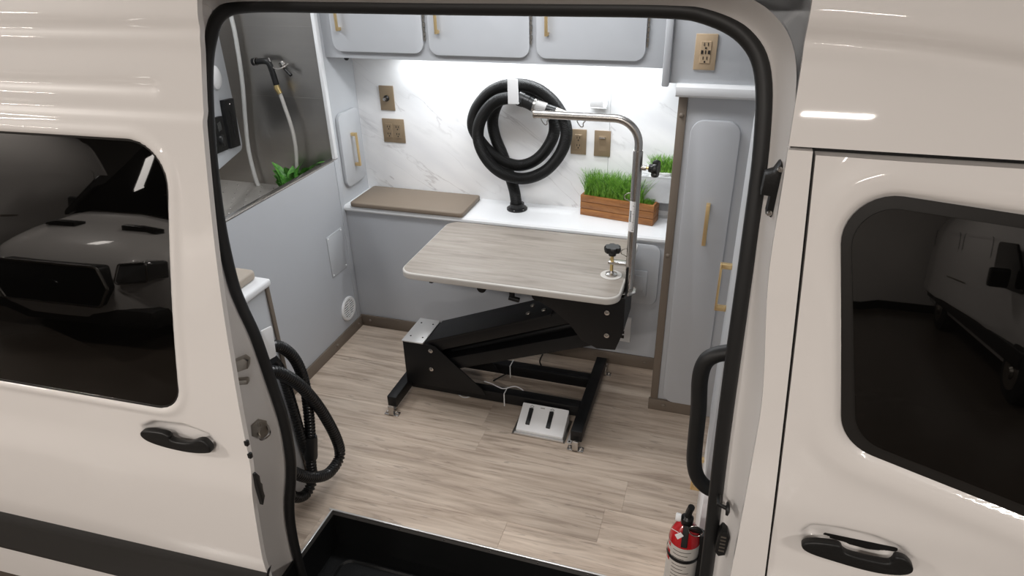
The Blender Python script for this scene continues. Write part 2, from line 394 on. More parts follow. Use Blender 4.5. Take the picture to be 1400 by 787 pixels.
# --- door opening: the line of the rubber seal (x, z), clockwise from the lower left
LOOP = [(.528, -.12), (.532, 0), (.545, .15), (.565, .27), (.60, .40), (.617, .496), (.62, .62), (.602, .75), (.578, .876), (.549, .96), (.531, 1.03), (.515, 1.18), (.510, 1.36), (.515, 1.52), (.533, 1.605), (.565, 1.652), (.64, 1.668),
        (.85, 1.669), (1.1, 1.668), (1.35, 1.668), (1.55, 1.667), (1.63, 1.658), (1.702, 1.625), (1.743, 1.563), (1.759, 1.437), (1.762, 1.26), (1.764, 1.04), (1.768, .81), (1.775, .6), (1.781, .39), (1.785, .1), (1.785, -.10), (1.76, -.19), (1.6, -.215), (1.2, -.215), (.8, -.215), (.56, -.20)]
loop3 = spline([(x, seal_y(z), z) for x, z in LOOP], 6, True)
def loop_normals():
    out = []; n = len(loop3)
    for i in range(n):
        t = loop3[(i + 1) % n] - loop3[i - 1]; out.append(Vector((-t.z, 0, t.x)).normalized())   # points out of the opening (clockwise loop)
    return out
LN = loop_normals()
# the seal: a broad soft D section with an inner lip
def ring_section(sec):
    P = []
    for p, nrm in zip(loop3, LN): P.append([p + nrm * a + Vector((0, b, 0)) for a, b in sec])
    P.append(P[0]); return P
sec = []
for k in range(15):
    a = 2 * math.pi * k / 14; sec.append((.0158 * math.cos(a), .015 * math.sin(a) * (1 if math.sin(a) < 0 else .8)))
MB().grid(ring_section(sec)).obj('door_seal', M_RUBBER, van, smooth=60)
# the painted jamb: from the seal out to the body skin
def jamb_profile(i):
    p, nrm = loop3[i % len(loop3)], LN[i % len(loop3)]
    left = max(0, -nrm.x); right = max(0, nrm.x); up = max(0, nrm.z); dn = max(0, -nrm.z)
    w = .16 * left + (.038 + .028 * float(sstep(1.3, .95, p.z))) * right + .05 * up + .06 * dn
    o = Vector((p.x + nrm.x * w, 0, p.z + nrm.z * w)); o.y = float(skin(o.z)) + .012
    row = []
    for t in np.linspace(0, 1, 9):
        q = p.lerp(o, float(t)); bul = math.sin(math.pi * float(t))
        s = p + nrm * (.012) + Vector((0, .004, 0)) if t == 0 else None
        y = p.y + (o.y - p.y) * float(t) ** (1.0 + .7 * right)
        row.append(s or Vector((q.x, y + .012 * bul, q.z)))
    return row
MB().grid([jamb_profile(i) for i in range(len(loop3) + 1)]).obj('door_jamb', M_JAMB, van, smooth=50)
# dark channel of the upper door track, above the header
MB().box(.45, 1.79, float(skin(1.75)) + .03, float(skin(1.75)) + .05, 1.712, 1.80).box(.45, 1.79, float(skin(1.75)) - .02, float(skin(1.75)) + .05, 1.80, 1.81).obj('track_channel', M_DULLM, van)

def skin_panel(name, x0f, x1f, z0, z1, nx, nz, yf, material, parent, thick=.0, disp=None):
    zs = np.linspace(z0, z1, nz); us = np.linspace(0, 1, nx)
    Z = np.repeat(zs[None, :], nx, 0); X = np.empty_like(Z)
    for j, z in enumerate(zs): X[:, j] = x0f(z) + us * (x1f(z) - x0f(z))
    Y = np.array([[yf(X[i, j], Z[i, j]) for j in range(nz)] for i in range(nx)], float) if not isinstance(yf, np.ufunc) else yf(X, Z)
    if disp is not None: Y = Y + disp(X, Z)
    P = [[(X[i, j], Y[i, j], Z[i, j]) for j in range(nz)] for i in range(nx)]
    m = MB().grid(P)
    if thick:   # folded rim all round
        rim = [(P[i][0]) for i in range(nx)] + [P[-1][j] for j in range(nz)] + [P[i][-1] for i in range(nx - 1, -1, -1)] + [P[0][j] for j in range(nz - 1, -1, -1)]
        m.grid([rim, [(a, b + .006, c) for a, b, c in rim], [(a, b + thick, c) for a, b, c in rim]])
        bmesh.ops.remove_doubles(m.bm, verts=m.bm.verts[:], dist=1e-5)
    return m.obj(name, material, parent, smooth=50)

# --- sliding door, pushed open to the rear and standing off the body
sd = thing('sliding_door', (-.3, -1.58, -.2), 'white sliding side door pushed open on the left with a dark window', 'van door')
_ez = [-.4, .0, .19, .6, .92, 1.14, 1.47, 1.7, 1.9]; _ex = [.57, .585, .602, .652, .66, .662, .667, .681, .69]
edge = lambda z: float(np.interp(z, _ez, _ex))
WIN_L = [(-1.02, .768), (.478, .768), (.572, 1.424), (-1.02, 1.424)]
win_l_out = rpoly(WIN_L, [.07, .075, .085, .07], 10)
hc = lambda pts: [on('y', -1.615, 0 + a / 3.4675, 560 + b / 3.4675) for a, b in pts]
HL = hc([(680, 92), (700, 82), (790, 92), (818, 108), (824, 130), (905, 146), (968, 120), (1005, 150), (1020, 180), (1010, 190), (930, 190), (820, 168), (730, 140), (690, 114)])
HLC = hc([(672, 70), (720, 50), (860, 72), (980, 122), (1024, 180), (990, 196), (900, 200), (740, 150), (690, 118)])
def door_disp(X, Z):
    d = np.zeros_like(X)
    g = lambda z0, w, a: a * np.exp(-((Z - z0) / w) ** 2)
    d += g(1.646, .014, .0045) + .006 * sstep(1.66, 1.60, Z)             # roof-line groove
    d += g(1.535, .012, .004) * sstep(.575, .545, X)                    # short pressed groove
    d += -.004 * sstep(1.505, 1.465, Z) + g(1.486, .011, .0025)
    s = sdf_poly(X, Z, win_l_out); d += .011 * sstep(.008, -.006, s)
    d += -.004 * np.exp(-((s - .016) / .012) ** 2)
    s = sdf_poly(X, Z, [(p.x, p.z) for p in HLC]); d += .020 * sstep(.002, -.018, s)
    d += -.010 * sstep(.66, .52, Z) + .010 * sstep(.30, .14, Z)         # belly of the lower panel
    return d
skin_panel('door_panel', lambda z: -1.15, edge, -.19, 1.84, 290, 330, np.frompyfunc(door_y, 2, 1) if False else (lambda x, z: door_y(x, z)), M_PAINT, sd, .014, door_disp)
MB().patch(win_l_out, lambda x, z: (x, float(door_y(x, z)) + .004, z), 10).obj('window_glass', M_GLASS, sd)['label'] = 'dark privacy glass'
MB().grid([[(x, float(door_y(x, z)) + o, z) for (x, z), o in ((p, .0035), (q, .002))] for p, q in zip(win_l_out + win_l_out[:1], rpoly([(-1.026, .762), (.483, .762), (.578, 1.430), (-1.026, 1.430)], [.074, .079, .089, .074], 10) + [rpoly([(-1.026, .762), (.483, .762), (.578, 1.430), (-1.026, 1.430)], [.074, .079, .089, .074], 10)[0]])]).obj('window_gasket', M_FRIT, sd)
# plastic cladding strip
rows = []
for u in np.linspace(0, 1, 40):
    row = []
    for t in np.linspace(0, 1, 10):
        z = -.012 + .232 * float(t); x = -1.15 + float(u) * (edge(z) + .001 + 1.15); e = min(1, (float(t)) / .08, (1 - float(t)) / .08)
        row.append((float(x), float(door_y(x, z)) + .004 - .017 * math.sqrt(max(0, e)), z))
    rows.append(row)
cl = MB().grid(rows); last = rows[-1]; cl.grid([last, [(a, b + .016, c) for a, b, c in last]]); cl.obj('cladding_strip', M_CLAD, sd, smooth=60)
MB().prism(chaikin([(p.x, p.z) for p in HL]), 'y', -1.631, -1.612, .0045, 3).obj('door_handle', M_BLACKPL, sd)
# rubber stop and edge clips on the leading edge
MB().prism([(-1.606, .60), (-1.599, .60), (-1.590, .58), (-1.592, .56), (-1.588, .55), (-1.591, .53), (-1.590, .51), (-1.604, .49)], 'x', .645, .658, .002).obj('edge_stop', M_BLACKPL, sd)
for zz in (.69, .65): MB().box(.650, .660, -1.606, -1.596, zz, zz + .016, .002).obj('edge_clip', M_BLACKPL, sd)

# --- body sides
skin_panel('rear_side_panel', lambda z: -3.2, lambda z: .42, -.3, 1.98, 30, 60, lambda x, z: skin(z), M_PAINT, van)
fe = lambda z: 1.839 + (1.462 - z) * .063
skin_panel('pillar_panel', lambda z: 1.795 + .028 * float(sstep(1.3, .95, z)), lambda z: fe(z) - .005, -.28, 1.468, 6, 60, lambda x, z: skin(z), M_PAINT, van, .02)
def up_disp(X, Z):
    zc = 1.634 - .012 * sstep(1.8, 2.0, X) - .22 * np.clip(X - 1.95, 0, 9) ** 1.3
    return .012 * np.exp(-((Z - zc) / .022) ** 2) - .010 * sstep(-.03, .06, Z - zc) + .05 * np.clip(X - 2.1, 0, 2) ** 2
skin_panel('upper_side_panel', lambda z: 1.795, lambda z: 3.0, 1.474, 2.02, 120, 70, lambda x, z: skin(z), M_PAINT, van, .02, up_disp)
MB().grid([[(x, float(skin(z)) + .026, float(z)) for z in np.linspace(-.25, 1.52, 20)] for x in (1.832, 2.9)]).obj('door_gap_liner', M_BLACKPL, van)
# roof, far side, ends (close the shell)
MB().box(-3.2, 3.0, -1.29, .31, 2.0, 2.06, .03).obj('roof', M_PAINT, van)
MB().box(-3.2, 3.0, .31, .36, -.3, 2.03, .02).obj('far_side_panel', M_PAINT, van)
MB().box(-3.2, -3.15, -1.45, .33, -.3, 2.03, .02).obj('rear_panel', M_PAINT, van)
hdr = []
for x in np.linspace(.40, 1.80, 30): hdr.append([(float(x), float(skin(z)), float(z)) for z in np.linspace(1.81, 2.02, 8)])
MB().grid(hdr).obj('header_panel', M_PAINT, van)

# --- front passenger door
fd = thing('front_door', (2.35, -1.5, -.2), 'closed white front passenger door at the right edge with black handle', 'van door')
WIN_R = [(1.972, .936), (2.78, .715), (2.78, 1.34), (1.886, 1.413)]
win_r_out = rpoly(WIN_R, [.095, .05, .05, .075], 10)
WIN_R2 = rpoly([(1.994, .953), (2.758, .745), (2.758, 1.322), (1.905, 1.391)], [.08, .04, .04, .06], 10)
hr = lambda pts: [on('y', -1.535, 1040 + a / 2.742, 500 + b / 2.742) for a, b in pts]
HR = hr([(145, 655), (175, 640), (255, 646), (300, 655), (306, 678), (345, 694), (470, 722), (490, 714), (500, 692), (545, 705), (572, 740), (560, 762), (500, 767), (400, 752), (270, 714), (170, 682)])
HRC = hr([(150, 640), (190, 612), (300, 625), (430, 655), (540, 700), (576, 745), (540, 772), (400, 758), (260, 716), (165, 672)])
def fd_disp(X, Z):
    s = sdf_poly(X, Z, win_r_out); d = .012 * sstep(.012, -.006, s) - .006 * np.exp(-((s - .035) / .03) ** 2)
    s2 = sdf_poly(X, Z, [(p.x, p.z) for p in HRC]); d += .020 * sstep(.002, -.018, s2)
    d += -.006 * sstep(.10, .02, s) * 0 + .008 * sstep(.78, .66, Z) - .008 * sstep(.60, .50, Z)
    return d
skin_panel('door_panel', fe, lambda z: 2.95, -.25, 1.462, 190, 290, lambda x, z: skin(z), M_PAINT, fd, .03, fd_disp)
MB().patch(win_r_out, lambda x, z: (x, float(skin(z)) + .0045, z), 10).obj('window_border', M_FRIT, fd)
MB().patch(WIN_R2, lambda x, z: (x, float(skin(z)) + .002, z), 10).obj('window_glass', M_GLASS, fd)['label'] = 'dark window glass'
MB().prism(chaikin([(p.x, p.z) for p in HR]), 'y', -1.550, -1.532, .0045, 3).obj('door_handle', M_BLACKPL, fd)

# --- hardware on the jambs (parts of the van), each seated on the jamb where the photo shows it
from mathutils.bvhtree import BVHTree
_jm = bpy.data.objects['door_jamb']; _bv = BVHTree.FromPolygons([v.co + _jm.location for v in _jm.data.vertices], [p.vertices[:] for p in _jm.data.polygons])
def seat(px, py):
    "frame on the jamb surface at a pixel: x to the right, y out of the surface, z up"
    d = Vector((px - 700) / FPX * CR - (py - 393.5) / FPX * CU + CF).normalized()
    loc, n, _, _ = _bv.ray_cast(Vector(CAM), d)
    if loc is None: loc, n = on('y', -1.45, px, py), Vector((0, -1, 0))
    if n.dot(d) > 0: n = -n
    zz_ = (Vector((0, 0, 1)) - n * n.z).normalized(); xx = zz_.cross(n) * -1
    if xx.dot(Vector(CR)) < 0: xx = -xx
    return Matrix(((xx.x, n.x, zz_.x, loc.x), (xx.y, n.y, zz_.y, loc.y), (xx.z, n.z, zz_.z, loc.z), (0, 0, 0, 1)))
_y = (Vector((1, 0, 0)), Vector((0, 0, 1)), Vector((0, 1, 0)))
def face_out(px, py, lift=0): return Matrix.Translation(seat(px, py).translation + Vector((0, -lift, 0))) @ Matrix.Diagonal((1, -1, 1, 1))
M = face_out(1058, 254, .016)
o = MB(M).prism([(.003, .052), (.012, .040), (.018, .006), (.014, -.026), (.002, -.052), (-.008, -.046), (-.006, -.012), (-.022, -.010), (-.020, .028), (-.006, .034)], 'y', -.024, .012, .004).obj('pillar_bracket', M_BLACKPL, van)
for a, b in ((.003, .040), (-.002, -.042)): MB(M).lathe([(.005, 0), (.0055, .002), (.003, .006)], (a, .012, b), _y, 10).obj('bolt_head', M_CHROME, o)
M = Matrix.Translation(seat(990, 673).translation + Vector((-.004, -.030, 0)))
MB(M).tube([(-.008, .034, 0), (-.006, -.010, 0), (.010, -.016, 0)], .005, 10).lathe([(.006, 0), (.015, .001), (.015, .006), (.008, .009)], (.009, -.016, 0), (Vector((0, 1, 0)), Vector((0, 0, 1)), Vector((1, -.3, 0)).normalized()), 16).obj('rubber_bumper', M_BLACKPL, van)
M = face_out(988, 732, .020)
vb = MB(M).prism([(-.006, .040), (.006, .042), (.014, .024), (.010, -.032), (-.004, -.040), (-.014, -.028), (-.012, .024)], 'y', -.024, .008, .003).obj('contact_block', M_BLACKPL, van)
for k in range(5): MB(M).box(-.006, .006, .0075, .0095, .024 - k * .011, .028 - k * .011).obj('contact_pin', M_DULLM, vb)
M = seat(329, 502) @ Matrix.Scale(1.25, 4)
MB(M).prism([(-.050, .006), (.016, .030), (.024, .022), (.020, .004), (-.045, -.014)], 'y', -.004, .022, .004).box(-.05, .014, .0, .018, -.034, -.022, .003).box(-.05, -.01, -.004, .004, -.034, .02, .002).obj('latch_hook', M_DULLM, van)
M = seat(356, 586) @ Matrix.Scale(1.15, 4)
st = MB(M).prism([(-.022, -.014), (-.018, .016), (.0, .030), (.018, .022), (.020, -.010), (.0, -.028)], 'y', -.003, .007, .003).obj('striker_plate', M_DULLM, van)
MB(M).tube(spline([(-.006, .004, -.008), (.004, .028, -.010), (.024, .028, .002), (.018, .004, .008)], 5), .004, 8).obj('striker_loop', M_CHROME, st)
MB(M).lathe([(.006, 0), (.006, .003), (.002, .004)], (.002, .007, .019), _y, 6).obj('bolt_head', M_DULLM, st)
M = seat(281, 14)
MB(M).lathe([(.014, -.002), (.014, .002), (.010, .003), (.001, .0032)], (0, 0, 0), _y, 20).obj('blanking_cap', M_JAMB, van)

# --- entry step well
sw = MB(); X0, X1, YI, YO, ZB = .524, 1.79, -1.176, -1.50, -.17
sw.box(X0 - .01, X1, YI, YI + .012, ZB - .02, -.003).box(X0 - .012, X0, YO, YI + .012, ZB - .02, -.003).box(X1, X1 + .01, YO, YI, ZB - .02, 0)
sw.box(X0 - .01, X1, YO, YI, ZB - .02, ZB)
sw.obj('step_well', M_STEP, van)
fr = rrect(X0 + .045, X1 - .05, YO + .02, YI - .045, .05, 6); fr2 = rrect(X0 + .062, X1 - .067, YO + .037, YI - .062, .036, 6)
mb = MB()
mb.grid([[(a, b, ZB + h) for (a, b), h in ((p, 0), (p.__class__(((p[0] * .7 + q_[0] * .3), (p[1] * .7 + q_[1] * .3))), .008), (p.__class__(((p[0] * .3 + q_[0] * .7), (p[1] * .3 + q_[1] * .7))), .008), (q_, .001))] for p, q_ in zip(fr + fr[:1], fr2 + fr2[:1])])
mb.obj('step_ridge', M_STEP, van)
cx = (X0 + X1) / 2
mb = MB(); mb.grid([[(cx - .35 + r * math.cos(a), -1.36 + r * math.sin(a) * .8, ZB + h) for r, h in ((.058, .0), (.061, .003), (.064, .003), (.067, 0))] for a in np.linspace(0, 2 * math.pi, 33)]); mb.obj('step_emblem_ring', M_STEP, van)
# bright edge trim around the well, with rivets
tr = MB(); tr.box(X0 - .012, 1.80, YI - .003, YI + .003, -.004, .003, .001).box(X0 - .003, X0 + .003, -1.385, YI, -.004, .003, .001)
to = structure(tr.obj('trim_1', mat('bright_aluminium', (.80, .79, .77, 1), .3, .6)))
MB().box(X0, 1.79, YI - .003, YI, -.020, 0).box(X0, X0 + .003, -1.385, YI, -.020, 0).obj('trim_flange', mat('grey_aluminium', (.16, .155, .15, 1), .4, .6), to)
for k in range(8):
    x = X0 + .10 + k * .165; MB().lathe([(.0035, 0), (.003, .0015), (.001, .002)], (x, YI - .003, -.010), (Vector((1, 0, 0)), Vector((0, 0, 1)), Vector((0, -1, 0))), 8).obj('rivet', M_CHROME, to)

# --- interior lining of the near side, ceiling, bulkhead
lin = []
for i in range(len(loop3) + 1):
    p, nrm = loop3[i % len(loop3)], LN[i % len(loop3)]
    a = p + nrm * .03 + Vector((0, .03, 0))
    tx = Vector((max(-.9, min(2.0, p.x + nrm.x * 1.6)), p.y + .06, max(-.2, min(1.95, p.z + nrm.z * 1.2))))
    b = p + nrm * .06 + Vector((0, .05, 0)); lin.append([a, b, tx])
structure(MB().grid(lin).obj('wall_near', M_GREY))
structure(MB().box(-.9, 2.0, -1.25, .30, 1.94, 1.99).obj('ceiling', M_WHITE))
structure(MB().box(1.99, 2.02, -1.35, .30, -.2, 1.95).obj('wall_bulkhead', M_GREY))

# ================================================================ INSIDE THE VAN: THE SETTING
H = .238          # marble wall
ZS = .666         # shelf top
fl = structure(MB().box(-.02, 1.99, YI + .012, .02, -.05, -.006).box(-.02, X0 - .012, -1.40, YI + .013, -.05, -.006).obj('floor', M_DARK))
row_w = .152; y = .012; rowi = 0; rnd = random.Random(3)
while y > -1.40:
    ya, yb = y - row_w, y; y -= row_w; off = rnd.uniform(-1.0, .1); rowi += 1
    while off < 1.98:
        xa, xb = off, off + 1.219; off = xb
        for (cx0, cx1, cy0, cy1) in ((0, 1.98, YI + .003, .012), (0, X0 - .003, -1.40, YI + .003)):
            a, b, c_, d_ = max(xa, cx0), min(xb, cx1), max(ya, cy0), min(yb, cy1)
            if b - a > .004 and d_ - c_ > .01:
                MB().box(a + .0002, b - .0002, c_ + .0002, d_ - .0002, -.006, 0, .0004, 1).obj('plank', M_FLOOR, fl)
def screws(pts, n, r=.008, m=None, parent=None):
    n = Vector(n); e1 = n.orthogonal().normalized(); e2 = n.cross(e1)
    for p in pts: MB().lathe([(r, 0), (r * .95, .003), (r * .6, .006), (r * .2, .007)], p, (e1, e2, n), 14).obj('screw_cap', m or M_TAUPE, parent)
bb = structure(MB().box(0, .010, -1.05, -.010, 0, .058, .003).obj('baseboard_left', M_TAUPE)); screws([(.010, -.26, .03), (.010, -.05, .03), (.010, -.60, .03)], (1, 0, 0), parent=bb)
bb = structure(MB().box(0, 1.53, -.010, 0, 0, .064, .003).obj('baseboard_back', M_TAUPE)); screws([(.055, -.010, .035), (.62, -.010, .035), (1.47, -.010, .035)], (0, -1, 0), parent=bb)
structure(MB().box(0, 1.53, 0, .02, 0, ZS - .02).obj('wall_back_lower', M_GREYD))
wb_ = structure(MB().box(-.02, 1.62, H + .004, H + .06, ZS - .05, 1.95).obj('wall_back', M_GREY))
for a, b in ((0, 1.214), (1.2155, 1.62)): MB().box(a, b, H, H + .006, ZS - .004, 1.345, .0008, 1).obj('marble_panel', M_MARBLE, wb_)
wl = structure(MB().box(-.012, 0, -.004, H + .004, ZS - .03, 1.95).obj('wall_left', M_GREY))
wt = structure(MB().box(-.02, 0, -1.12, -.002, 0, .893).obj('wall_tub_front', M_GREYD))
MB().box(-.004, .003, -.036, -.004, .05, .893, .001).obj('corner_strip', M_GREYD, wt)
MB().box(-.028, .001, -1.12, -.006, .890, .898, .002).obj('rim_strip', M_CHROME, wt)
structure(MB().box(-.014, .004, -.026, -.002, .897, 1.94, .003).obj('trim_2', M_WHITE))

# shelf along the back
sh = structure(MB().prism([(-.009, ZS - .026), (-.015, ZS - .018), (-.015, ZS - .008), (-.009, ZS), (H, ZS), (H, ZS - .026)], 'x', 0, 1.53).obj('trim_3', M_WHITE))

# ---------------------------------------------------------------- tub
tub = thing('wash_tub', (-.34, -.4, .5), 'stainless steel dog wash tub recess behind the grey side panel', 'tub')
MB().box(-.69, -.014, 0, .01, .60, 1.94).obj('back_sheet', M_STEEL, tub)
MB().box(-.70, -.69, -1.0, .01, .60, 1.94).obj('side_sheet', M_STEEL, tub)
dk = MB().box(-.69, -.02, -1.0, 0, .72, .735, .002).obj('deck', mat('dull_steel_deck', (.46, .44, .41, 1), .5, .45, var=.05), tub)
mb = MB()
for i in range(9):
    for j in range(13): mb.lathe([(.004, 0), (.003, .0015), (.001, .002)], (-.62 + i * .068 + (j % 2) * .034, -.05 - j * .055, .735), 'z', 8)
tag(mb.obj('deck_dimples', M_CHROME, tub), None, None, kind='stuff')
# sheet seams on the back wall
for z in (1.16, 1.46): MB().box(-.69, -.014, -.0015, 0, z, z + .004).obj('sheet_seam', M_STEEL, tub)

# control panel box in the tub corner
PA = on('z', .93, 333, 203); PB = on('z', .93, 300, 232); dirv = (PB - PA); dirv.z = 0; dirv.normalize()
nrm = Vector((-dirv.y, dirv.x, 0));
if nrm.x < 0: nrm = -nrm
PM = Matrix(((dirv.x, nrm.x, 0, PA.x), (dirv.y, nrm.y, 0, PA.y), (0, 0, 1, PA.z), (0, 0, 0, 1)))   # local: x towards the camera, y out of the face, z up
cb = thing('control_panel', PA, 'light grey control panel with rounded corner inside the tub', 'panel')
mp_ = MB(PM); mp_.prism(rrect(0, .45, 0, .85, (.035, .02, .02, .02)), 'y', -.03, 0, .004).obj('panel_body', M_GREY, cb)
def on_panel(px, py, h=0):
    d = (px - 700) / FPX * CR - (py - 393.5) / FPX * CU + CF; n_ = np.array(nrm); p0 = np.array(PA + nrm * h)
    t = ((p0 - CAM) @ n_) / (d @ n_); w = Vector(CAM + t * d); return PM.inverted() @ w
# holder bar
a, b, c, d = [on_panel(*q, .02) for q in ((306, 137), (319, 134), (329, 199), (317, 203))]
rh = thing('remote_holder', PM @ a, 'tall black remote control in a holder on the control panel', 'remote')
MB(PM).prism([(q.x, q.z) for q in (a, b, c, d)], 'y', 0, .022, .004).obj('remote_body', M_BLACKPL, rh)
m_ = (a + b) / 2; n2 = (c + d) / 2
g0, g1 = m_.lerp(n2, .28), m_.lerp(n2, .85)
MB(PM).tube([(g0.x, .0225, g0.z), (g1.x, .0225, g1.z)], .003, 8).obj('key_groove', M_CUFF, rh)
e_ = m_.lerp(n2, .1); MB(PM).lathe([(.004, 0), (.003, .002)], (e_.x, .022, e_.z), 'y', 10).obj('power_button', M_CHROME, rh)
a, b, c, d = [on_panel(*q, .015) for q in ((290, 162), (304, 158), (313, 204), (296, 211))]
dc = thing('dryer_control', PM @ d, 'black dial control with small display on the control panel', 'control')
MB(PM).prism(rpoly([(q.x, q.z) for q in (a, b, c, d)], .010, 4), 'y', 0, .016, .003).obj('control_body', M_BLACKPL, dc)
k0 = on_panel(303, 192, .016); MB(PM).lathe([(.026, 0), (.024, .010), (.020, .013), (.004, .013)], (k0.x, .016, k0.z), 'y', 22).obj('dial', M_CUFF, dc)
s0 = on_panel(300, 172, .016); MB(PM).box(s0.x - .018, s0.x + .02, .0155, .0165, s0.z - .02, s0.z + .016).obj('display', mat('display_grey', (.05, .052, .05, 1), .2), dc)
k1 = on_panel(296, 106, .01); kk = MB(PM).lathe([(.05, 0), (.048, .010), (.036, .018), (.014, .022), (.002, .0225)], (k1.x, 0, k1.z), 'y', 28).obj('vent_cap', M_WPL)
tag(kk, 'round white cap on the grey control panel', 'cap')

# sprayer with its hose
P = lambda x, y, Y=-.05: on('y', Y, x, y)
sp = thing('shower_sprayer', P(383, 128), 'black pistol shower sprayer hanging on the steel wall', 'sprayer')
MB().tube(spline([P(352, 84), P(362, 83.5), P(368, 87), P(373, 100), P(378, 116)], 5), .013, 12, radii=None).obj('sprayer_body', M_BLACKPL, sp)
p = P(350, 84); q = P(346, 84.5)
MB().tube([p, q], .0165, 14).obj('nozzle_head', M_BLACKPL, sp); MB().tube([P(351, 84), P(350, 84)], .0172, 14).obj('nozzle_ring', M_CHROME, sp)
MB().tube([P(377.5, 115), P(379, 121), P(383, 128)], .0125, 12, radii=[.012, .014, .0115]).obj('brass_fitting', M_BRASS, sp)
MB().tube(spline([P(367, 79), P(369, 84), P(371, 91), P(374, 93)], 4), .004, 8).obj('trigger_bar', M_CHROME, sp)
MB().tube(spline([P(373, 92, -.05), P(379, 94.5, -.045), P(387, 92, -.04), P(393, 88, -.02)], 5), .0045, 8).obj('swivel_arm', M_CHROME, sp)
MB().lathe([(.016, 0), (.015, .006), (.008, .010)], P(386, 88, -.002), (Vector((1, 0, 0)), Vector((0, 0, 1)), Vector((0, -1, 0))), 18).obj('wall_mount', M_CHROME, sp)
MB().tube([P(387, 92, -.03), P(392, 97, -.035), P(398, 103, -.04)], .006, 10, radii=[.005, .006, .007]).obj('lever', M_BLACKPL, sp)
hs = MB().tube(spline([P(383, 128), P(390, 148), P(399, 175), P(404, 200), P(405.5, 222), P(405, 240), P(400, 262)], 8), .0085, 10).obj('sprayer_hose', M_HOSER); tag(hs, 'grey flexible hose dropping from the sprayer into the leaves', 'hose')
hs = MB().tube(spline([P(308, -60, -.03), P(314, 10, -.03), P(322, 50, -.03), P(331, 110, -.03), P(335, 160, -.03), P(339, 200, -.03), P(346, 232, -.03), P(352, 251, -.03), P(355, 256, -.03)], 8), .0095, 10).obj('supply_hose', M_HOSEW); tag(hs, 'long white hose hanging down the tub corner', 'hose')

# leafy plant in the tub
pl = thing('leafy_plant', (-.22, -.10, .735), 'small bright green leafy plant lying in the tub', 'plant')
rl = random.Random(5)
def leaf(base, tip, w, droop):
    base, tip = Vector(base), Vector(tip); ax = tip - base; side = ax.cross(Vector((0, 0, 1))).normalized(); up = side.cross(ax).normalized()
    rows = []
    for t in np.linspace(0, 1, 7):
        t = float(t); ww = w * math.sin(math.pi * min(1, .08 + t * .92)) ** .8; c_ = base + ax * t + up * (droop * math.sin(math.pi * t))
        rows.append([c_ - side * ww + up * ww * .35, c_, c_ + side * ww + up * ww * .35])
    return rows
leaf_px = [((383, 248), (372, 232), .022), ((393, 246), (389, 228), .022), ((400, 244), (411, 234), .022), ((386, 252), (392, 240), .024), ((409, 246), (425, 233), .02), ((395, 252), (377, 250), .024), ((388, 252), (380, 236), .024), ((402, 250), (391, 243), .026), ((414, 244), (405, 236), .024), ((420, 240), (417, 229), .022), ((392, 250), (371, 221), .018), ((385, 245), (374, 240), .020), ((392, 252), (384, 232), .022), ((398, 250), (381, 254), .020), ((403, 246), (400, 226), .022), ((410, 244), (414, 222), .022), ((415, 240), (428, 228), .022), ((407, 246), (396, 236), .024), ((412, 242), (421, 236), .02), ((424, 236), (440, 222), .016), ((398, 252), (388, 250), .02), ((406, 243), (409, 230), .02), ((432, 230), (447, 221), .012)]
for b_, t_, w_ in leaf_px:
    B0 = P(*b_, -.07 - rl.random() * .03) ; B0.z = max(.742, B0.z - .02); T0 = P(*t_, -.06 - rl.random() * .04)
    MB().grid(leaf(B0, T0, w_ * 1.15, .018)).obj('leaf', M_LEAF, pl)
for k in range(5):
    B0 = Vector((-.24 + .03 * k, -.10, .737)); MB().tube(spline([B0, B0 + Vector((.005, 0, .03)), B0 + Vector((rl.uniform(-.03, .03), rl.uniform(-.01, .03), .075))], 4), .0025, 6).obj('stem', M_LEAF, pl)

# things on the tub front panel
q = [on('x', .002, *p) for p in ((446, 325), (466, 311), (475, 363), (455, 380))]
ya, yb = (q[0].y + q[3].y) / 2, (q[1].y + q[2].y) / 2; za, zb = (q[2].z + q[3].z) / 2, (q[0].z + q[1].z) / 2
ap = thing('access_plate', (0, ya, za), 'square grey blank cover plate on the tub side panel', 'plate')
MB().prism(rrect(ya, yb, za, zb, .006), 'x', 0, .004, .0015).obj('plate', M_GREY, ap)
for a, b in ((ya + .01, za + .01), (yb - .01, za + .01), (ya + .01, zb - .01), (yb - .01, zb - .01)): MB().lathe([(.005, 0), (.004, .002), (.001, .0025)], (.004, a, b), 'x', 10).obj('screw', M_WHITE, ap)
vc = Vector((0, -.108, .155))
rv = thing('round_vent', vc, 'round white louvred vent low on the tub side panel', 'vent')
MB().lathe([(.062, 0), (.062, .006), (.058, .010), (.047, .010), (.045, .004), (.002, .004)], vc, 'x', 36).obj('vent_ring', M_WPL, rv)
for k in range(7):
    zz = -.036 + k * .012; w = math.sqrt(max(0, .044 ** 2 - zz ** 2))
    MB().box(.004, .010, vc.y - w, vc.y + w, vc.z + zz - .0026, vc.z + zz + .0026, .0008, 1).obj('louvre', M_WPL, rv)
MB().lathe([(.0445, 0), (.0445, .0012)], vc + Vector((.0038, 0, 0)), 'x', 32).obj('vent_back', M_DARK, rv); MB().box(.004, .011, vc.y - .003, vc.y + .003, vc.z - .044, vc.z + .044).obj('vent_bar', M_WPL, rv)

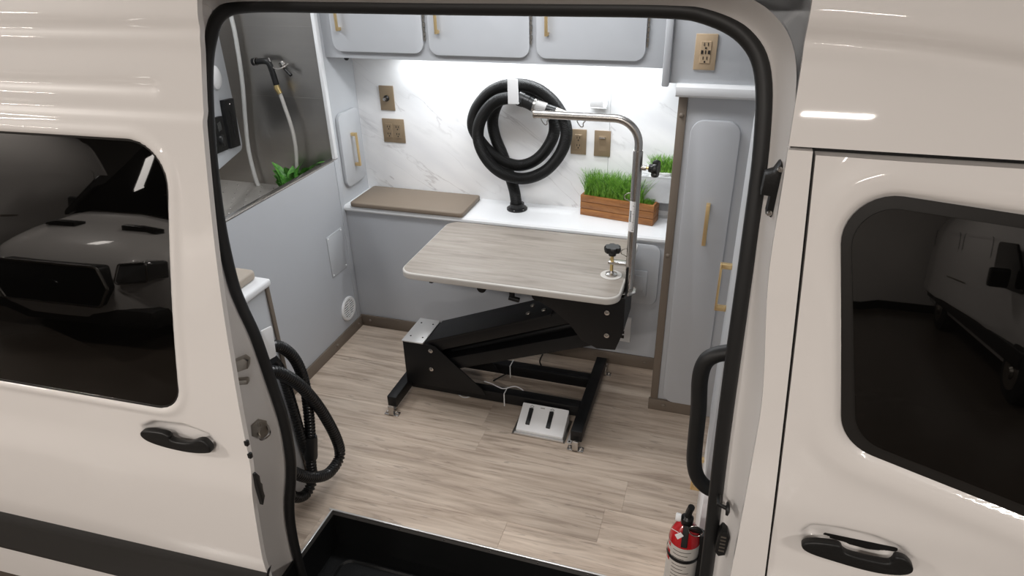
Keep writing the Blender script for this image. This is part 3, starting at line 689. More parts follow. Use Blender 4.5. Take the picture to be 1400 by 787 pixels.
def bar_handle(parent, p0, p1, out, t=.011, stand=.028, wide=.014, mname='handle'):
    "square gold bar between p0 and p1 with a foot at each end, standing off along out"
    p0, p1, out = Vector(p0), Vector(p1), Vector(out); ax = (p1 - p0).normalized(); sd_ = ax.cross(out)
    M = Matrix(((ax.x, out.x, sd_.x, p0.x), (ax.y, out.y, sd_.y, p0.y), (ax.z, out.z, sd_.z, p0.z), (0, 0, 0, 1))); L = (p1 - p0).length
    return MB(M).box(0, L, stand - t * .6, stand, -wide / 2, wide / 2, .0012).box(0, t * 1.3, 0, stand - t * .3, -wide / 2, wide / 2, .0012).box(L - t * 1.3, L, 0, stand - t * .3, -wide / 2, wide / 2, .0012).obj(mname, M_GOLD, parent)

# small side door beside the shelf
sc_ = thing('side_cabinet', (0, .11, .74), 'narrow grey cabinet door with gold handle left of the shelf', 'cabinet')
dr = MB().prism(rrect(.022, .205, .742, 1.088, .035), 'x', .001, .018, .003).obj('door', M_GREY, sc_)
bar_handle(dr, (.018, .118, .825), (.018, .114, .985), (1, 0, 0))

# ---------------------------------------------------------------- upper cabinets
ZU = 1.337
uc = thing('upper_cabinet', (.72, .13, ZU), 'long grey wall cabinet with three gold-handled doors above the marble', 'cabinet')
MB().box(0, 1.468, .022, H, ZU, 1.93, .002).obj('carcass', M_GREY, uc)
YD = .004
for (xa, xb, zb) in ((452.5, 577, 1.366), (585, 723.5, 1.362), (733, 884, 1.362)):
    a = on('y', YD, xa, 45).x; b = on('y', YD, xb, 45).x
    d = MB().prism(rrect(a, b, zb, 1.80, .040), 'y', YD, .020, .003).obj('door', M_GREY, uc)
    bar_handle(d, (a + .045, YD, zb + .085), (a + .045, YD, zb + .245), (0, -1, 0), t=.010, stand=.026, wide=.012)
    hm = MB()
    for k in range(22): hm.box(b + .002, b + .008 + .002 * (k % 2), YD + .003, .018, zb + .05 + k * .018, zb + .05 + k * .018 + .0155, .001, 1)
    hm.obj('hinge', M_DULLM, d)
MB().box(1.470, 1.494, -.302, -.284, 1.335, 1.93, .005).obj('end_trim', M_GREY, uc)
kn = MB().lathe([(.010, 0), (.011, -.008), (.006, -.014), (.001, -.015)], (.085, .05, ZU), 'z', 14).obj('cable_clip', M_BLACKPL); tag(kn, 'tiny black clip under the left end of the wall cabinet', 'clip')
led = thing('led_strip', (.72, .16, ZU - .012), 'thin white LED light bar under the wall cabinet', 'light')
MB().box(.26, 1.42, .135, .165, ZU - .010, ZU, .002).obj('bar_housing', M_WPL, led); MB().box(.27, 1.41, .138, .162, ZU - .013, ZU - .010).obj('diffuser', M_LED, led)
L1 = area('led_lamp', (.84, .15, ZU - .016), (1.14, .03), 4.6, COOL); WPOS[L1.name] = Vector((.84, .15, ZU - .016)); hang(L1, led)
# ceiling lamps inside the van
for k, (x, y, w, sx, sy) in enumerate(((.88, -.52, 13.8, 1.15, .2), (-.36, -.55, 6.0, .2, .6))):
    t = thing('van_ceiling_light', (x, y, 1.93), ('flat LED ceiling light over the grooming table', 'flat LED ceiling light over the tub')[k], 'light', 'van ceiling lights')
    MB().box(x - sx / 2 - .02, x + sx / 2 + .02, y - sy / 2 - .02, y + sy / 2 + .02, 1.915, 1.94, .006).obj('housing', M_WPL, t)
    a = area('ceiling_lamp', (x, y, 1.908), (sx, sy), w, (.97, .98, 1.0)); WPOS[a.name] = Vector((x, y, 1.908)); hang(a, t)

# ---------------------------------------------------------------- right-hand cabinets
YF = -.284
ru = thing('corner_cabinet', (1.66, YF, 1.35), 'plain grey upper corner cabinet carrying a tan outlet', 'cabinet')
MB().box(1.470, 1.95, YF, H, 1.345, 1.93, .002).obj('carcass', M_GREY, ru)
MB().prism([(YF + .01, 1.305), (YF - .020, 1.305), (YF - .030, 1.313), (YF - .033, 1.326), (YF - .030, 1.339), (YF - .020, 1.347), (YF + .01, 1.347)], 'x', 1.520, 1.95).obj('ledge', M_WHITE, ru)
tc_ = thing('tall_cabinet', (1.66, YF, 0), 'tall narrow grey cabinet with taupe edge trim and gold handle', 'cabinet')
MB().box(1.534, 1.95, YF, H, 0, 1.305, .002).obj('carcass', M_GREYD, tc_)
ts = MB().box(1.530, 1.560, YF - .008, YF + .03, .052, 1.305, .003).obj('edge_trim', M_TAUPE, tc_)
screws([(1.545, YF - .008, 1.242), (1.545, YF - .008, .719)], (0, -1, 0), .009, parent=ts)
dr = MB().prism(rrect(1.580, 1.742, .058, 1.232, .045), 'y', YF - .020, YF - .001, .003).obj('door', M_GREYD, tc_)
bar_handle(dr, (1.668, YF - .020, .79), (1.668, YF - .020, .945), (0, -1, 0), stand=.026)
bb = structure(MB().box(1.524, 1.76, YF - .014, YF, 0, .055, .003).obj('baseboard_right', M_TAUPE)); screws([(1.587, YF - .014, .03)], (0, -1, 0), .010, parent=bb)
rc = thing('bulkhead_cabinet', (1.78, -1.0, 0), 'grey and white cabinet edge with two gold handles behind the door pillar', 'cabinet')
MB().box(1.757, 1.95, -1.16, -.79, .43, 1.75, .003).obj('upper_front', M_GREY, rc); MB().box(1.760, 1.95, -1.16, -.79, .0, .43, .003).obj('lower_front', M_WHITE, rc)
bar_handle(rc, (1.757, -.83, .815), (1.757, -.83, .965), (-1, 0, 0), wide=.016, stand=.032)
bar_handle(rc, (1.760, -.83, .11), (1.760, -.83, .25), (-1, 0, 0), wide=.016, stand=.032)

# ---------------------------------------------------------------- plates on the walls
def plate(name, x0, x1, z0, z1, yw, label, cat, kind, m=M_BRONZE):
    t = thing(name, ((x0 + x1) / 2, yw, z0), label, cat)
    b = MB().box(x0, x1, yw - .006, yw, z0, z1, .002).obj('cover_plate', m, t)
    xc, zc = (x0 + x1) / 2, (z0 + z1) / 2
    def receptacle(xc, zc, par):
        for dx in (-.006, .006): MB().box(xc + dx - .0013, xc + dx + .0013, yw - .0098, yw - .0075, zc - .001, zc + .008).obj('slot', M_DARK, par)
        MB().lathe([(.0030, 0), (.0030, .002)], (xc, yw - .0078, zc - .008), (Vector((1, 0, 0)), Vector((0, 0, 1)), Vector((0, -1, 0))), 10).obj('ground_hole', M_DARK, par)
    if kind == 'knob':
        MB().lathe([(.014, 0), (.014, .006), (.010, .010), (.009, .022), (.002, .023)], (xc, yw - .006, zc), (Vector((1, 0, 0)), Vector((0, 0, 1)), Vector((0, -1, 0))), 20).obj('dimmer_knob', M_CUFF, t)
        MB().lathe([(.0078, 0), (.0075, .003), (.002, .0035)], (xc, yw - .029, zc), (Vector((1, 0, 0)), Vector((0, 0, 1)), Vector((0, -1, 0))), 18).obj('knob_cap', M_CHROME, t)
    if kind == 'quad':
        for dx in (-.023, .023):
            f = MB().box(xc + dx - .0165, xc + dx + .0165, yw - .0085, yw - .005, zc - .034, zc + .034, .001, 1).obj('receptacle', m, t)
            for dz in (-.017, .017): receptacle(xc + dx, zc + dz, f)
    if kind in ('duplex', 'usb'):
        f = MB().box(xc - .0165, xc + .0165, yw - .0085, yw - .005, zc - .034, zc + .034, .001, 1).obj('receptacle', m, t)
        for dz in ((-.017, .017) if kind == 'duplex' else (-.021, .021)): receptacle(xc, zc + dz, f)
        if kind == 'usb':
            for dx, w in ((-.011, .0035), (0, .0015), (.011, .0035)): MB().box(xc + dx - w, xc + dx + w, yw - .0098, yw - .0075, zc - .005, zc + .006).obj('usb_port', M_DARK, f)
    if kind == 'rocker':
        MB().box(xc - .0165, xc + .0165, yw - .0075, yw - .005, zc - .034, zc + .034, .001, 1).obj('switch_frame', m, t)
        r = MB().prism([(yw - .006, zc - .03), (yw - .010, zc + .026), (yw - .006, zc + .028)], 'x', xc - .012, xc + .012).obj('rocker', m, t)
        MB().box(xc - .013, xc + .013, yw - .016, yw - .006, zc + .024, zc + .030, .001).obj('slider_tab', M_CHROME, t)
    return t
plate('dimmer_plate', .124, .198, 1.068, 1.182, H, 'bronze wall plate with black and chrome dimmer knob', 'wall plate', 'knob')
plate('outlet_plate', .122, .236, .915, 1.029, H, 'square bronze wall plate with four outlets', 'outlet', 'quad')
plate('outlet_plate', 1.046, 1.116, .920, 1.032, H, 'bronze outlet plate half hidden behind the coiled hose', 'outlet', 'duplex')
plate('switch_plate', 1.151, 1.223, .918, 1.032, H, 'bronze switch plate on marble right of the coiled hose', 'switch', 'rocker')
plate('outlet_plate', 1.566, 1.634, 1.391, 1.502, YF, 'tan outlet plate with USB ports on the grey corner cabinet', 'outlet', 'usb', M_BRONZEL)

# grey access door low on the back wall, with outlets
al = thing('access_door', (1.43, 0, .34), 'grey rounded access panel under the shelf behind the table', 'panel')
MB().prism(rrect(1.30, 1.497, .343, .628, .035), 'y', -.014, 0, .003).obj('panel_face', M_GREY, al)
ol = thing('utility_outlet', (1.425, -.014, .37), 'grey weatherproof outlet cover on the low access panel', 'outlet')
MB().box(1.385, 1.452, -.022, -.014, .385, .508, .003).obj('cover_plate', M_GREY, ol); MB().box(1.40, 1.437, -.026, -.020, .41, .485, .002).obj('outlet_lid', M_GREY, ol)
wv = thing('inverter_vent', (1.36, 0, .13), 'white vent plate with black slots low behind the table', 'vent')
MB().box(1.32, 1.396, -.010, 0, .132, .262, .002).obj('plate', M_WPL, wv)
for k in range(4): MB().box(1.335, 1.368, -.0112, -.009, .150 + k * .024, .166 + k * .024).obj('vent_slot', M_DARK, wv)

# ---------------------------------------------------------------- on the shelf
cu = MB().prism(rrect(.040, .612, -.022, .224, .016), 'z', ZS + .001, ZS + .024, .006, 3).obj('cushion', M_CUSH); tag(cu, 'flat taupe vinyl cushion pad lying on the back shelf', 'cushion')

# coiled vacuum hose
zx = lambda zx_, zy_, Y: on('y', Y, 630 + zx_ * 170 / 653, 95 + zy_ * 205 / 787)
pth = [(296, 738, .150), (290, 690, .150), (280, 630, .160), (255, 550, .185), (220, 450, .197), (178, 345, .200), (168, 255, .200), (200, 165, .198), (270, 108, .195), (350, 110, .19), (430, 160, .185), (485, 250, .18), (488, 340, .176), (440, 430, .172), (375, 485, .170), (300, 503, .168), (215, 478, .168), (140, 420, .168), (80, 340, .165), (62, 280, .16), (82, 205, .155), (140, 130, .148), (205, 92, .142), (270, 80, .135), (350, 85, .13), (430, 120, .125), (505, 195, .12), (552, 300, .12), (545, 390, .12), (500, 475, .12), (430, 540, .12), (335, 572, .12), (240, 555, .12), (165, 505, .12), (112, 430, .12), (90, 350, .118), (102, 270, .112), (145, 200, .108), (200, 160, .104), (270, 148, .10), (320, 155, .10)]
ch = thing('coiled_hose', zx(296, 738, .15), 'thick black vacuum hose coiled on a white hook against the marble', 'hose')
sp_ = resample(spline([zx(*p) for p in pth], 8), .008)
MB().tube(sp_, .0258, 16).obj('hose_tube', M_HOSE, ch, smooth=60)
f = zx(296, 738, .150); MB().lathe([(.048, 0), (.048, .007), (.034, .010), (.033, .030), (.001, .031)], (f.x, f.y, ZS), 'z', 28).obj('floor_flange', M_CUFF, ch)
for k in range(6): MB().lathe([(.0035, 0), (.002, .002)], (f.x + .042 * math.cos(k * 1.047 + .5), f.y + .042 * math.sin(k * 1.047 + .5), ZS + .007), 'z', 8).obj('flange_screw', M_CHROME, ch)
C0, C1, C2, C3, C4, C5 = [zx(a, b, y_) for a, b, y_ in ((305, 150, .10), (360, 172, .098), (385, 187, .096), (450, 208, .094), (500, 222, .092), (545, 236, .09))]
MB().tube([C0, C0.lerp(C1, .5), C0.lerp(C1, .5), C1], .03, 18, radii=[.031, .031, .029, .029]).obj('end_cuff', M_CUFF, ch)
MB().tube([C1, C2], .0285, 18).obj('cuff_ring', M_CUFF, ch); MB().tube([C2, C2.lerp(C3, .15)], .031, 18).obj('hose_clamp', M_CHROME, ch)
MB().tube([C2.lerp(C3, .15), C3], .026, 18).obj('grey_sleeve', M_PGREY, ch); MB().tube([C3, C4], .024, 18, radii=[.025, .022]).obj('reducer', M_CUFF, ch)
MB().tube([C4, C5, C5.lerp(C4, -.6)], .02, 14, radii=[.020, .016, .008]).obj('nozzle_tip', M_DULLM, ch)
hk = thing('hose_hook', on('y', .06, 701, 142), 'flat white wall hook holding the coiled hose', 'hook')
a, b, c, d = [on('y', .055, *q) for q in ((694, 107), (708, 108), (709.5, 142), (695, 141.5))]
MB().prism(rpoly([(q.x, q.z) for q in (a, b, c, d)], .004, 3), 'y', .050, .055, .001).obj('hook_plate', M_WPL, hk)
MB().box(a.x, b.x, .052, H, c.z - .002, c.z + .003).obj('hook_arm', M_WPL, hk)

# white pocket bracket
q0, q1 = on('y', .20, 811, 100), on('y', .20, 831, 147)
bk = thing('pocket_holder', (1.17, .22, 1.13), 'small white acrylic pocket holder on the marble near the ceiling light', 'holder')
MB().box(1.134, 1.205, .232, H, 1.135, 1.32, .001).obj('back_plate', M_WPL, bk)
MB().box(1.136, 1.192, .188, .192, 1.142, 1.205, .001).obj('front_plate', M_WPL, bk); MB().box(1.136, 1.205, .188, H, 1.136, 1.142, .001).obj('bottom_plate', M_WPL, bk)
MB().prism([(.188, 1.140), (H, 1.140), (H, 1.30), (.188, 1.205)], 'x', 1.200, 1.205).obj('side_plate', M_WPL, bk)

# planter with grass
fl_, fr_ = on('z', ZS, 793, 293), on('z', ZS, 892, 309.5)
dx = (fr_ - fl_); L = dx.length; dx.normalize(); dy = Vector((-dx.y, dx.x, 0)); D = .082; HP = .096
PLM = Matrix(((dx.x, dy.x, 0, fl_.x), (dx.y, dy.y, 0, fl_.y), (0, 0, 1, ZS), (0, 0, 0, 1)))
pb = thing('planter_box', PLM @ Vector((L / 2, D / 2, 0)), 'wooden slatted planter box full of long green grass', 'planter')
for k in range(3):
    z0, z1 = .001 + k * .032, .031 + k * .032
    MB(PLM).box(0, L, 0, .010, z0, z1, .0015).obj('slat', M_BAMBOO, pb); MB(PLM).box(0, L, D - .008, D, z0, z1, .0015).obj('slat', M_BAMBOO, pb)
    MB(PLM).box(L - .010, L, .0105, D - .0085, z0, z1, .0015).obj('slat', M_BAMBOO, pb); MB(PLM).box(0, .010, .0105, D - .0085, z0, z1, .0015).obj('slat', M_BAMBOO, pb)
MB(PLM).box(.009, L - .009, .009, D - .008, .03, .082).obj('soil', M_SOIL, pb)
def blades(n, gen, hmin, hmax, w, lean, seed):
    r = random.Random(seed); V = []; F = []
    for i in range(n):
        b = gen(r); h = r.uniform(hmin, hmax); a = r.uniform(0, 6.283); le = r.uniform(.0, lean) * h; ww = w * r.uniform(.7, 1.2); sa = r.uniform(0, 6.283); sx, sy = math.cos(sa), math.sin(sa); base = len(V)
        for t in (0, .35, .7, .92):
            cx_ = b[0] + math.cos(a) * le * t * t; cy_ = b[1] + math.sin(a) * le * t * t; cz_ = b[2] + h * t * (1 - .12 * le / h * t); wt = ww * (1 - .75 * t)
            V += [(cx_ - sx * wt, cy_ - sy * wt, cz_), (cx_ + sx * wt, cy_ + sy * wt, cz_)]
        V.append((b[0] + math.cos(a) * le, b[1] + math.sin(a) * le, b[2] + h * (1 - .12 * le / h)))
        F += [(base, base + 1, base + 3, base + 2), (base + 2, base + 3, base + 5, base + 4), (base + 4, base + 5, base + 7, base + 6), (base + 6, base + 7, base + 8)]
    m = MB(); vs_ = [m._v(v) for v in V]
    for f_ in F: m.bm.faces.new([vs_[i] for i in f_])
    return m
gr = blades(1900, lambda r: PLM @ Vector((r.uniform(.014, L * .82), r.uniform(.014, D - .014), .075)), .06, .14, .0020, .7, 11).obj('grass', M_GRASS, pb, recalc=False); gr['kind'] = 'stuff'
# short grass at the right end
gr = blades(350, lambda r: PLM @ Vector((r.uniform(L * .82, L - .014), r.uniform(.014, D - .014), .075)), .018, .04, .0024, .4, 12).obj('short_grass', M_GRASS, pb, recalc=False); gr['kind'] = 'stuff'

# acrylic rack and second grass tuft
ar = thing('acrylic_rack', (1.43, .20, .755), 'clear frosted acrylic bottle rack beside the tall cabinet', 'rack')
ax0, ax1, ay0, ay1, az0, az1 = 1.362, 1.527, .150, H, .757, .866
MB().box(ax0, ax1, ay0, ay0 + .005, az0, az1, .001).obj('front_plate', M_ACRYL, ar); MB().box(ax0, ax0 + .005, ay0 + .005, ay1, az0, az1, .001).obj('side_plate', M_ACRYL, ar)
MB().box(ax0, ax1, ay0, ay1, az1, az1 + .005, .001).obj('top_plate', M_ACRYL, ar); MB().box(ax0, ax1, ay0 + .005, ay1, az0, az0 + .005, .001).obj('bottom_plate', M_ACRYL, ar); MB().box(ax0, ax1, ay1 - .004, ay1, .69, az0 + .0, .001).obj('back_plate', M_ACRYL, ar)
for x in (1.375 + .012, 1.46, 1.50): MB().tube([(x + .014 * math.cos(a), ay0 + .022 + .014 * math.sin(a), az1 + .006) for a in np.linspace(0, 2 * math.pi, 21)[:-1]], .0025, 6, True).obj('hole_rim', M_ACRYL, ar)
gp = thing('grass_pot', (1.47, .20, az1 + .005), 'small tuft of bright green grass standing on the acrylic rack', 'plant')
MB().lathe([(.030, 0), (.034, .012), (.030, .013), (.001, .013)], (1.47, .195, az1 + .005), 'z', 18).obj('pot', M_WPL, gp)
gg = blades(420, lambda r: Vector((1.47 + r.uniform(-.055, .055), .195 + r.uniform(-.02, .02), az1 + .012)), .03, .085, .0026, .8, 13).obj('grass', M_GRASS, gp, recalc=False); gg['kind'] = 'stuff'

# ================================================================ GROOMING TABLE
gt = thing('grooming_table', (.95, -.33, 0), 'adjustable grooming table with pale oak top and black lifting frame', 'table')
TX0, TX1, TY0, TY1, TZ = .559, 1.410, -.573, -.045, .661
tt = MB().prism(rrect(TX0, TX1, TY0, TY1, .055, 8), 'z', TZ - .030, TZ - .001, .007, 4).obj('tabletop', M_EDGE, gt)
MB().prism(rrect(TX0 + .007, TX1 - .007, TY0 + .007, TY1 - .007, .049, 8), 'z', TZ - .002, TZ, 0).obj('oak_surface', M_TABLE, tt)
# base frame of square tube
RZ0, RZ1 = .036, .086
def bar(x0, x1, y0, y1, n='base_bar'): return MB().box(x0, x1, y0, y1, RZ0, RZ1, .003).obj(n, M_BLACKM, gt)
bar(.470, .512, -.625, -.12); bar(1.262, 1.308, -.625, -.095); bar(.512, 1.262, -.475, -.43, 'base_rail'); bar(.512, 1.262, -.275, -.23, 'base_rail')
for (x, y_) in ((.49, -.63), (1.285, -.63), (1.30, -.10), (.49, -.125)):
    ft = MB().box(x - .032, x + .032, y_ - .014, y_ + .014, .001, .005, .001).box(x - .012, x + .012, y_ - .014, y_ - .010, .001, RZ0 + .012, .001).obj('foot_plate', M_CHROME, gt)
    for s in (-.022, .022): MB().lathe([(.007, 0), (.007, .004), (.004, .009), (.001, .010)], (x + s, y_, .005), 'z', 10).obj('foot_bolt', M_CHROME, ft)
    MB().lathe([(.010, 0), (.010, .03)], (x, y_ + .03, .005), 'z', 10).obj('foot_stud', M_CHROME, ft)
# left tower
YA, YB = -.505, -.325
PF = lambda px, py, y_=YA: on('y', y_, px, py)
def plate_px(pts, name, y0, y1, m=M_BLACKM, bev=.002, parent=None):
    q = [PF(*p, y0) for p in pts]; return MB().prism([(a.x, a.z) for a in q], 'y', y0, y1, bev).obj(name, m, parent or gt)
q = PF(550.5, 466); zt = .296
lf = [(.508, RZ1 - .002), (.508, zt), (.628, zt), (.655, zt - .005), (.855, RZ1 + .025), (.870, RZ1 - .002)]
for a, b in ((YA, YA + .006), (YB - .006, YB)):
    sp_ = MB().prism(lf, 'y', a, b, .001).obj('tower_side', M_BLACKM, gt)
    if a == YA:
        for (px, py) in ((589, 479), (590, 504)):
            p = PF(px, py); MB().lathe([(.010, 0), (.010, .004), (.006, .005), (.006, .009), (.002, .010)], p, (Vector((1, 0, 0)), Vector((0, 0, 1)), Vector((0, -1, 0))), 12).obj('pivot_bolt', M_CHROME, sp_)
MB().box(.508, .514, YA + .006, YB - .006, RZ1, zt).obj('tower_back', M_BLACKM, gt); MB().box(.514, .63, YA + .006, YB - .006, zt - .006, zt).obj('tower_top', M_BLACKM, gt)
sl = MB().box(.506, .604, YA - .006, YB + .004, zt, zt + .006, .002).obj('cover_plate', M_SILVER, gt)
for a, b in ((.530, -.47), (.530, -.36), (.585, -.47), (.585, -.36)): MB().lathe([(.004, 0), (.003, .002)], (a, b, zt + .006), 'z', 8).obj('cover_screw', M_DARK, sl)
# lifting arms (parallelogram): channels between tower and head
def channel(p0, p1, w, y0, y1, name):
    "flat box beam from p0 to p1 (x, z) with height w"
    p0, p1 = Vector(p0), Vector(p1); ax = (p1 - p0).normalized(); n = Vector((-ax.y, ax.x)); q = [p0 + n * w / 2, p1 + n * w / 2, p1 - n * w / 2, p0 - n * w / 2]
    return MB().prism([(a.x, a.y) for a in q], 'y', y0, y1, .002).obj(name, M_BLACKM, gt)
up0, up1, lo0, lo1 = (.600, .268), (1.230, .522), (.660, .185), (1.330, .440)
ua = channel(up0, up1, .052, YA + .010, YB - .010, 'upper_arm'); channel(lo0, lo1, .056, YA + .014, YB - .014, 'lower_arm')
# cover sheet over the upper arm with four bolts
cv = channel((.620, .305), (1.150, .516), .010, YA + .004, YB - .004, 'arm_cover')
for t in (.80, .92):
    for yy in (-.45, -.385):
        x = .620 + .53 * t; z = .305 + .211 * t + .006; nn = Vector((-.211, 0, .53)).normalized(); MB().lathe([(.010, 0), (.009, .004), (.004, .005)], (x, yy, z), (nn.orthogonal().normalized(), nn.cross(nn.orthogonal().normalized()), nn), 12).obj('arm_bolt', M_DULLM, cv)
# spindle motor between the arms
MB().tube([(.70, -.415, .225), (1.26, -.415, .455)], .020, 12).obj('lift_spindle', M_BLACKM, gt)
# head under the table
hd = [(1.085, .632), (1.085, .585), (1.15, .552), (1.22, .498), (1.27, .432), (1.33, .404), (1.400, .410), (1.425, .49), (1.425, .632)]
for a, b in ((YA - .004, YA + .004), (YB - .004, YB + .004)):
    sp_ = MB().prism(hd, 'y', a, b, .001).obj('head_side', M_BLACKM, gt)
    if a < YA:
        for (px, py) in ((830, 427), (829.5, 458)):
            p = PF(px, py, a); MB().lathe([(.010, 0), (.010, .004), (.006, .005), (.006, .009), (.002, .010)], p, (Vector((1, 0, 0)), Vector((0, 0, 1)), Vector((0, -1, 0))), 12).obj('pivot_bolt', M_CHROME, sp_)
MB().box(1.419, 1.425, YA + .004, YB - .004, .49, .632).obj('head_end', M_BLACKM, gt)
for yy in (-.48, -.14): MB().prism([(.66, TZ - .031), (1.36, TZ - .031), (1.36, TZ - .046), (.71, TZ - .046), (.665, TZ - .075), (.652, TZ - .075)], 'y', yy - .02, yy + .02, .002).obj('support_rail', M_BLACKM, gt)
for x, z_, r in ((.885, .612, .018), (1.105, .612, .022)): MB().lathe([(r, 0), (r, .022), (r * .5, .024)], (x, -.535, z_), (Vector((1, 0, 0)), Vector((0, 0, 1)), Vector((0, 1, 0))), 18).obj('lock_roller', M_BLACKM, gt)
MB().tube([(1.005, -.53, .632), (1.005, -.53, .592)], .011, 12).tube([(.995, -.535, .590), (1.035, -.535, .584)], .010, 12).obj('lock_lever', M_BLACKM, gt)

# ---------------------------------------------------------------- grooming arm clamped to the table corner
ga = thing('grooming_post', (1.425, -.42, .60), 'curved stainless grooming arm clamped to the table corner', 'grooming post')
PX, PY = 1.424, -.420
MB().tube([(PX, PY, .61), (PX, PY, 1.150)], .0165, 20).obj('outer_post', M_CHROME, ga)
R_ = .085; zt_ = 1.252
arc = [(PX - R_ + R_ * math.cos(a), PY, zt_ - R_ + R_ * math.sin(a)) for a in np.linspace(0, math.pi / 2, 14)]
MB().tube([(PX, PY, 1.10)] + arc + [(1.068, PY, zt_)], .0135, 20).obj('bent_bar', M_CHROME, ga)
MB().lathe([(.0136, 0), (.0138, .006), (.010, .008), (.001, .008)], (1.069, PY, zt_), (Vector((0, 1, 0)), Vector((0, 0, 1)), Vector((-1, 0, 0))), 18).obj('end_cap', M_DULLM, ga)
def wire(pts, name='loop_hook'): return MB().tube(spline([Vector(p) for p in pts], 5), .0018, 6).obj(name, M_DULLM, ga)
for x in (1.10, 1.225): wire([(x - .012, PY, zt_ - .013), (x - .008, PY, zt_ - .022), (x + .002, PY, zt_ - .034), (x + .010, PY, zt_ - .032), (x + .010, PY, zt_ - .022), (x + .018, PY, zt_ - .013)])
for z_ in (.985, .775): wire([(PX - .016, PY - .004, z_ + .016), (PX - .026, PY - .006, z_ + .014), (PX - .036, PY - .006, z_ + .004), (PX - .033, PY - .006, z_ - .006), (PX - .022, PY - .006, z_ - .010), (PX - .016, PY - .004, z_ - .016)])
# height sticker with graduation marks, wrapped on the post
def sticker(name, r, z0, z1, a0, a1, m, par):
    return MB().grid([[(PX + r * math.cos(a), PY + r * math.sin(a), z) for z in (z0, z1)] for a in np.linspace(a0, a1, 8)]).obj(name, m, par, recalc=False)
stk = sticker('height_sticker', .0172, .862, .975, math.radians(-150), math.radians(-70), M_PAPER, ga)
mb = MB()
for k in range(18):
    z_ = .868 + k * .006; a1 = -78 - (10 if k % 5 else 22)
    mb.grid([[(PX + .0174 * math.cos(a), PY + .0174 * math.sin(a), z) for z in (z_, z_ + .002)] for a in np.linspace(math.radians(-74), math.radians(a1), 4)])
for k in range(7): mb.grid([[(PX + .0174 * math.cos(a), PY + .0174 * math.sin(a), z) for z in (.900 + k * .006, .9035 + k * .006)] for a in np.linspace(math.radians(-112), math.radians(-140), 5)])
mb.obj('sticker_print', M_DARK, stk, recalc=False)
def star_knob(name, c, axis, r, h, par, lobes=6):
    axis = Vector(axis).normalized(); e1 = axis.orthogonal().normalized(); e2 = axis.cross(e1); m = MB(); n = lobes * 8; rings = []
    for rr, hh in ((.45, -.6), (.5, 0), (.92, .05), (1, .25), (1, .75), (.9, 1), (.3, 1.0)):
        ring = []
        for k in range(n):
            a = 2 * math.pi * k / n; f_ = 1 - (.14 * (math.cos(lobes * a) < -.2) * min(1, abs(math.cos(lobes * a) + .2) * 2)) * (hh >= .05)
            ring.append(m._v(Vector(c) + axis * (hh * h) + e1 * (r * rr * f_ * math.cos(a)) + e2 * (r * rr * f_ * math.sin(a))))
        rings.append(ring)
    for A, B_ in zip(rings, rings[1:]):
        for k in range(n): m.bm.faces.new((A[k], A[(k + 1) % n], B_[(k + 1) % n], B_[k]))
    m.bm.faces.new(rings[0][::-1]); m.bm.faces.new(rings[-1]); return m.obj(name, M_CUFF, par)
MB().tube([(PX + .014, PY, 1.092), (PX + .030, PY, 1.092)], .009, 12).obj('set_screw_nut', M_CHROME, ga); MB().tube([(PX + .03, PY, 1.092), (PX + .048, PY, 1.092)], .005, 10).obj('set_screw', M_BRASS, ga)
star_knob('height_knob', (PX + .052, PY, 1.092), (1, -.15, 0), .030, .020, ga)
# clamp
MB().prism(rpoly([(1.392, -.47), (1.392, -.37), (1.448, -.40), (1.452, -.44), (1.43, -.46)], .012, 4), 'z', .618, .626, .001).obj('clamp_base', M_CHROME, ga)
MB().box(1.340, 1.415, PY + .012, PY + .044, .712, .722, .002).obj('clamp_bar', M_CHROME, ga)
MB().box(1.412, 1.420, PY - .02, PY + .03, .62, .722, .001).obj('clamp_back', M_BLACKM, ga)
KX, KY = 1.352, -.392
MB().tube([(KX, KY, .668), (KX, KY, .752)], .0065, 10).obj('clamp_screw', M_BRASS, ga)
MB().lathe([(.040, 0), (.040, .002), (.001, .002)], (KX, KY, TZ), 'z', 28).obj('clamp_washer', M_EDGE, ga); MB().lathe([(.023, 0), (.022, .006), (.012, .010), (.007, .018)], (KX, KY, TZ + .002), 'z', 24).obj('clamp_pad', M_CHROME, ga)
star_knob('clamp_knob', (KX, KY, .757), (0, 0, 1), .031, .022, ga)

# ---------------------------------------------------------------- foot pedal, cords
FA = [on('z', .012, *p) for p in ((706, 587), (771, 599), (783, 566), (720, 551))]
fp = thing('foot_pedal', (1.13, -.53, 0), 'white two-button foot pedal switch on the floor by the table base', 'pedal')
X_0, X_1, Y_0, Y_1 = 1.030, 1.226, -.600, -.490
hz0, hz1 = .020, .072
MB().prism([(Y_0, .004), (Y_0, hz0), (Y_1, hz1), (Y_1 + .004, .004)], 'x', X_0, X_1, .003).obj('housing', M_WPL, fp)
MB().box(X_0 - .015, X_1 + .01, Y_0 - .012, Y_1 + .02, .0, .004, .001).obj('base_plate', M_DULLM, fp); MB().box(X_0 - .004, X_1 + .004, Y_0 - .012, Y_0 - .002, .004, .012, .001).obj('front_lip', M_SILVER, fp)
slope = (hz1 - hz0) / (Y_1 - Y_0); zat = lambda y_: hz0 + (y_ - Y_0) * slope
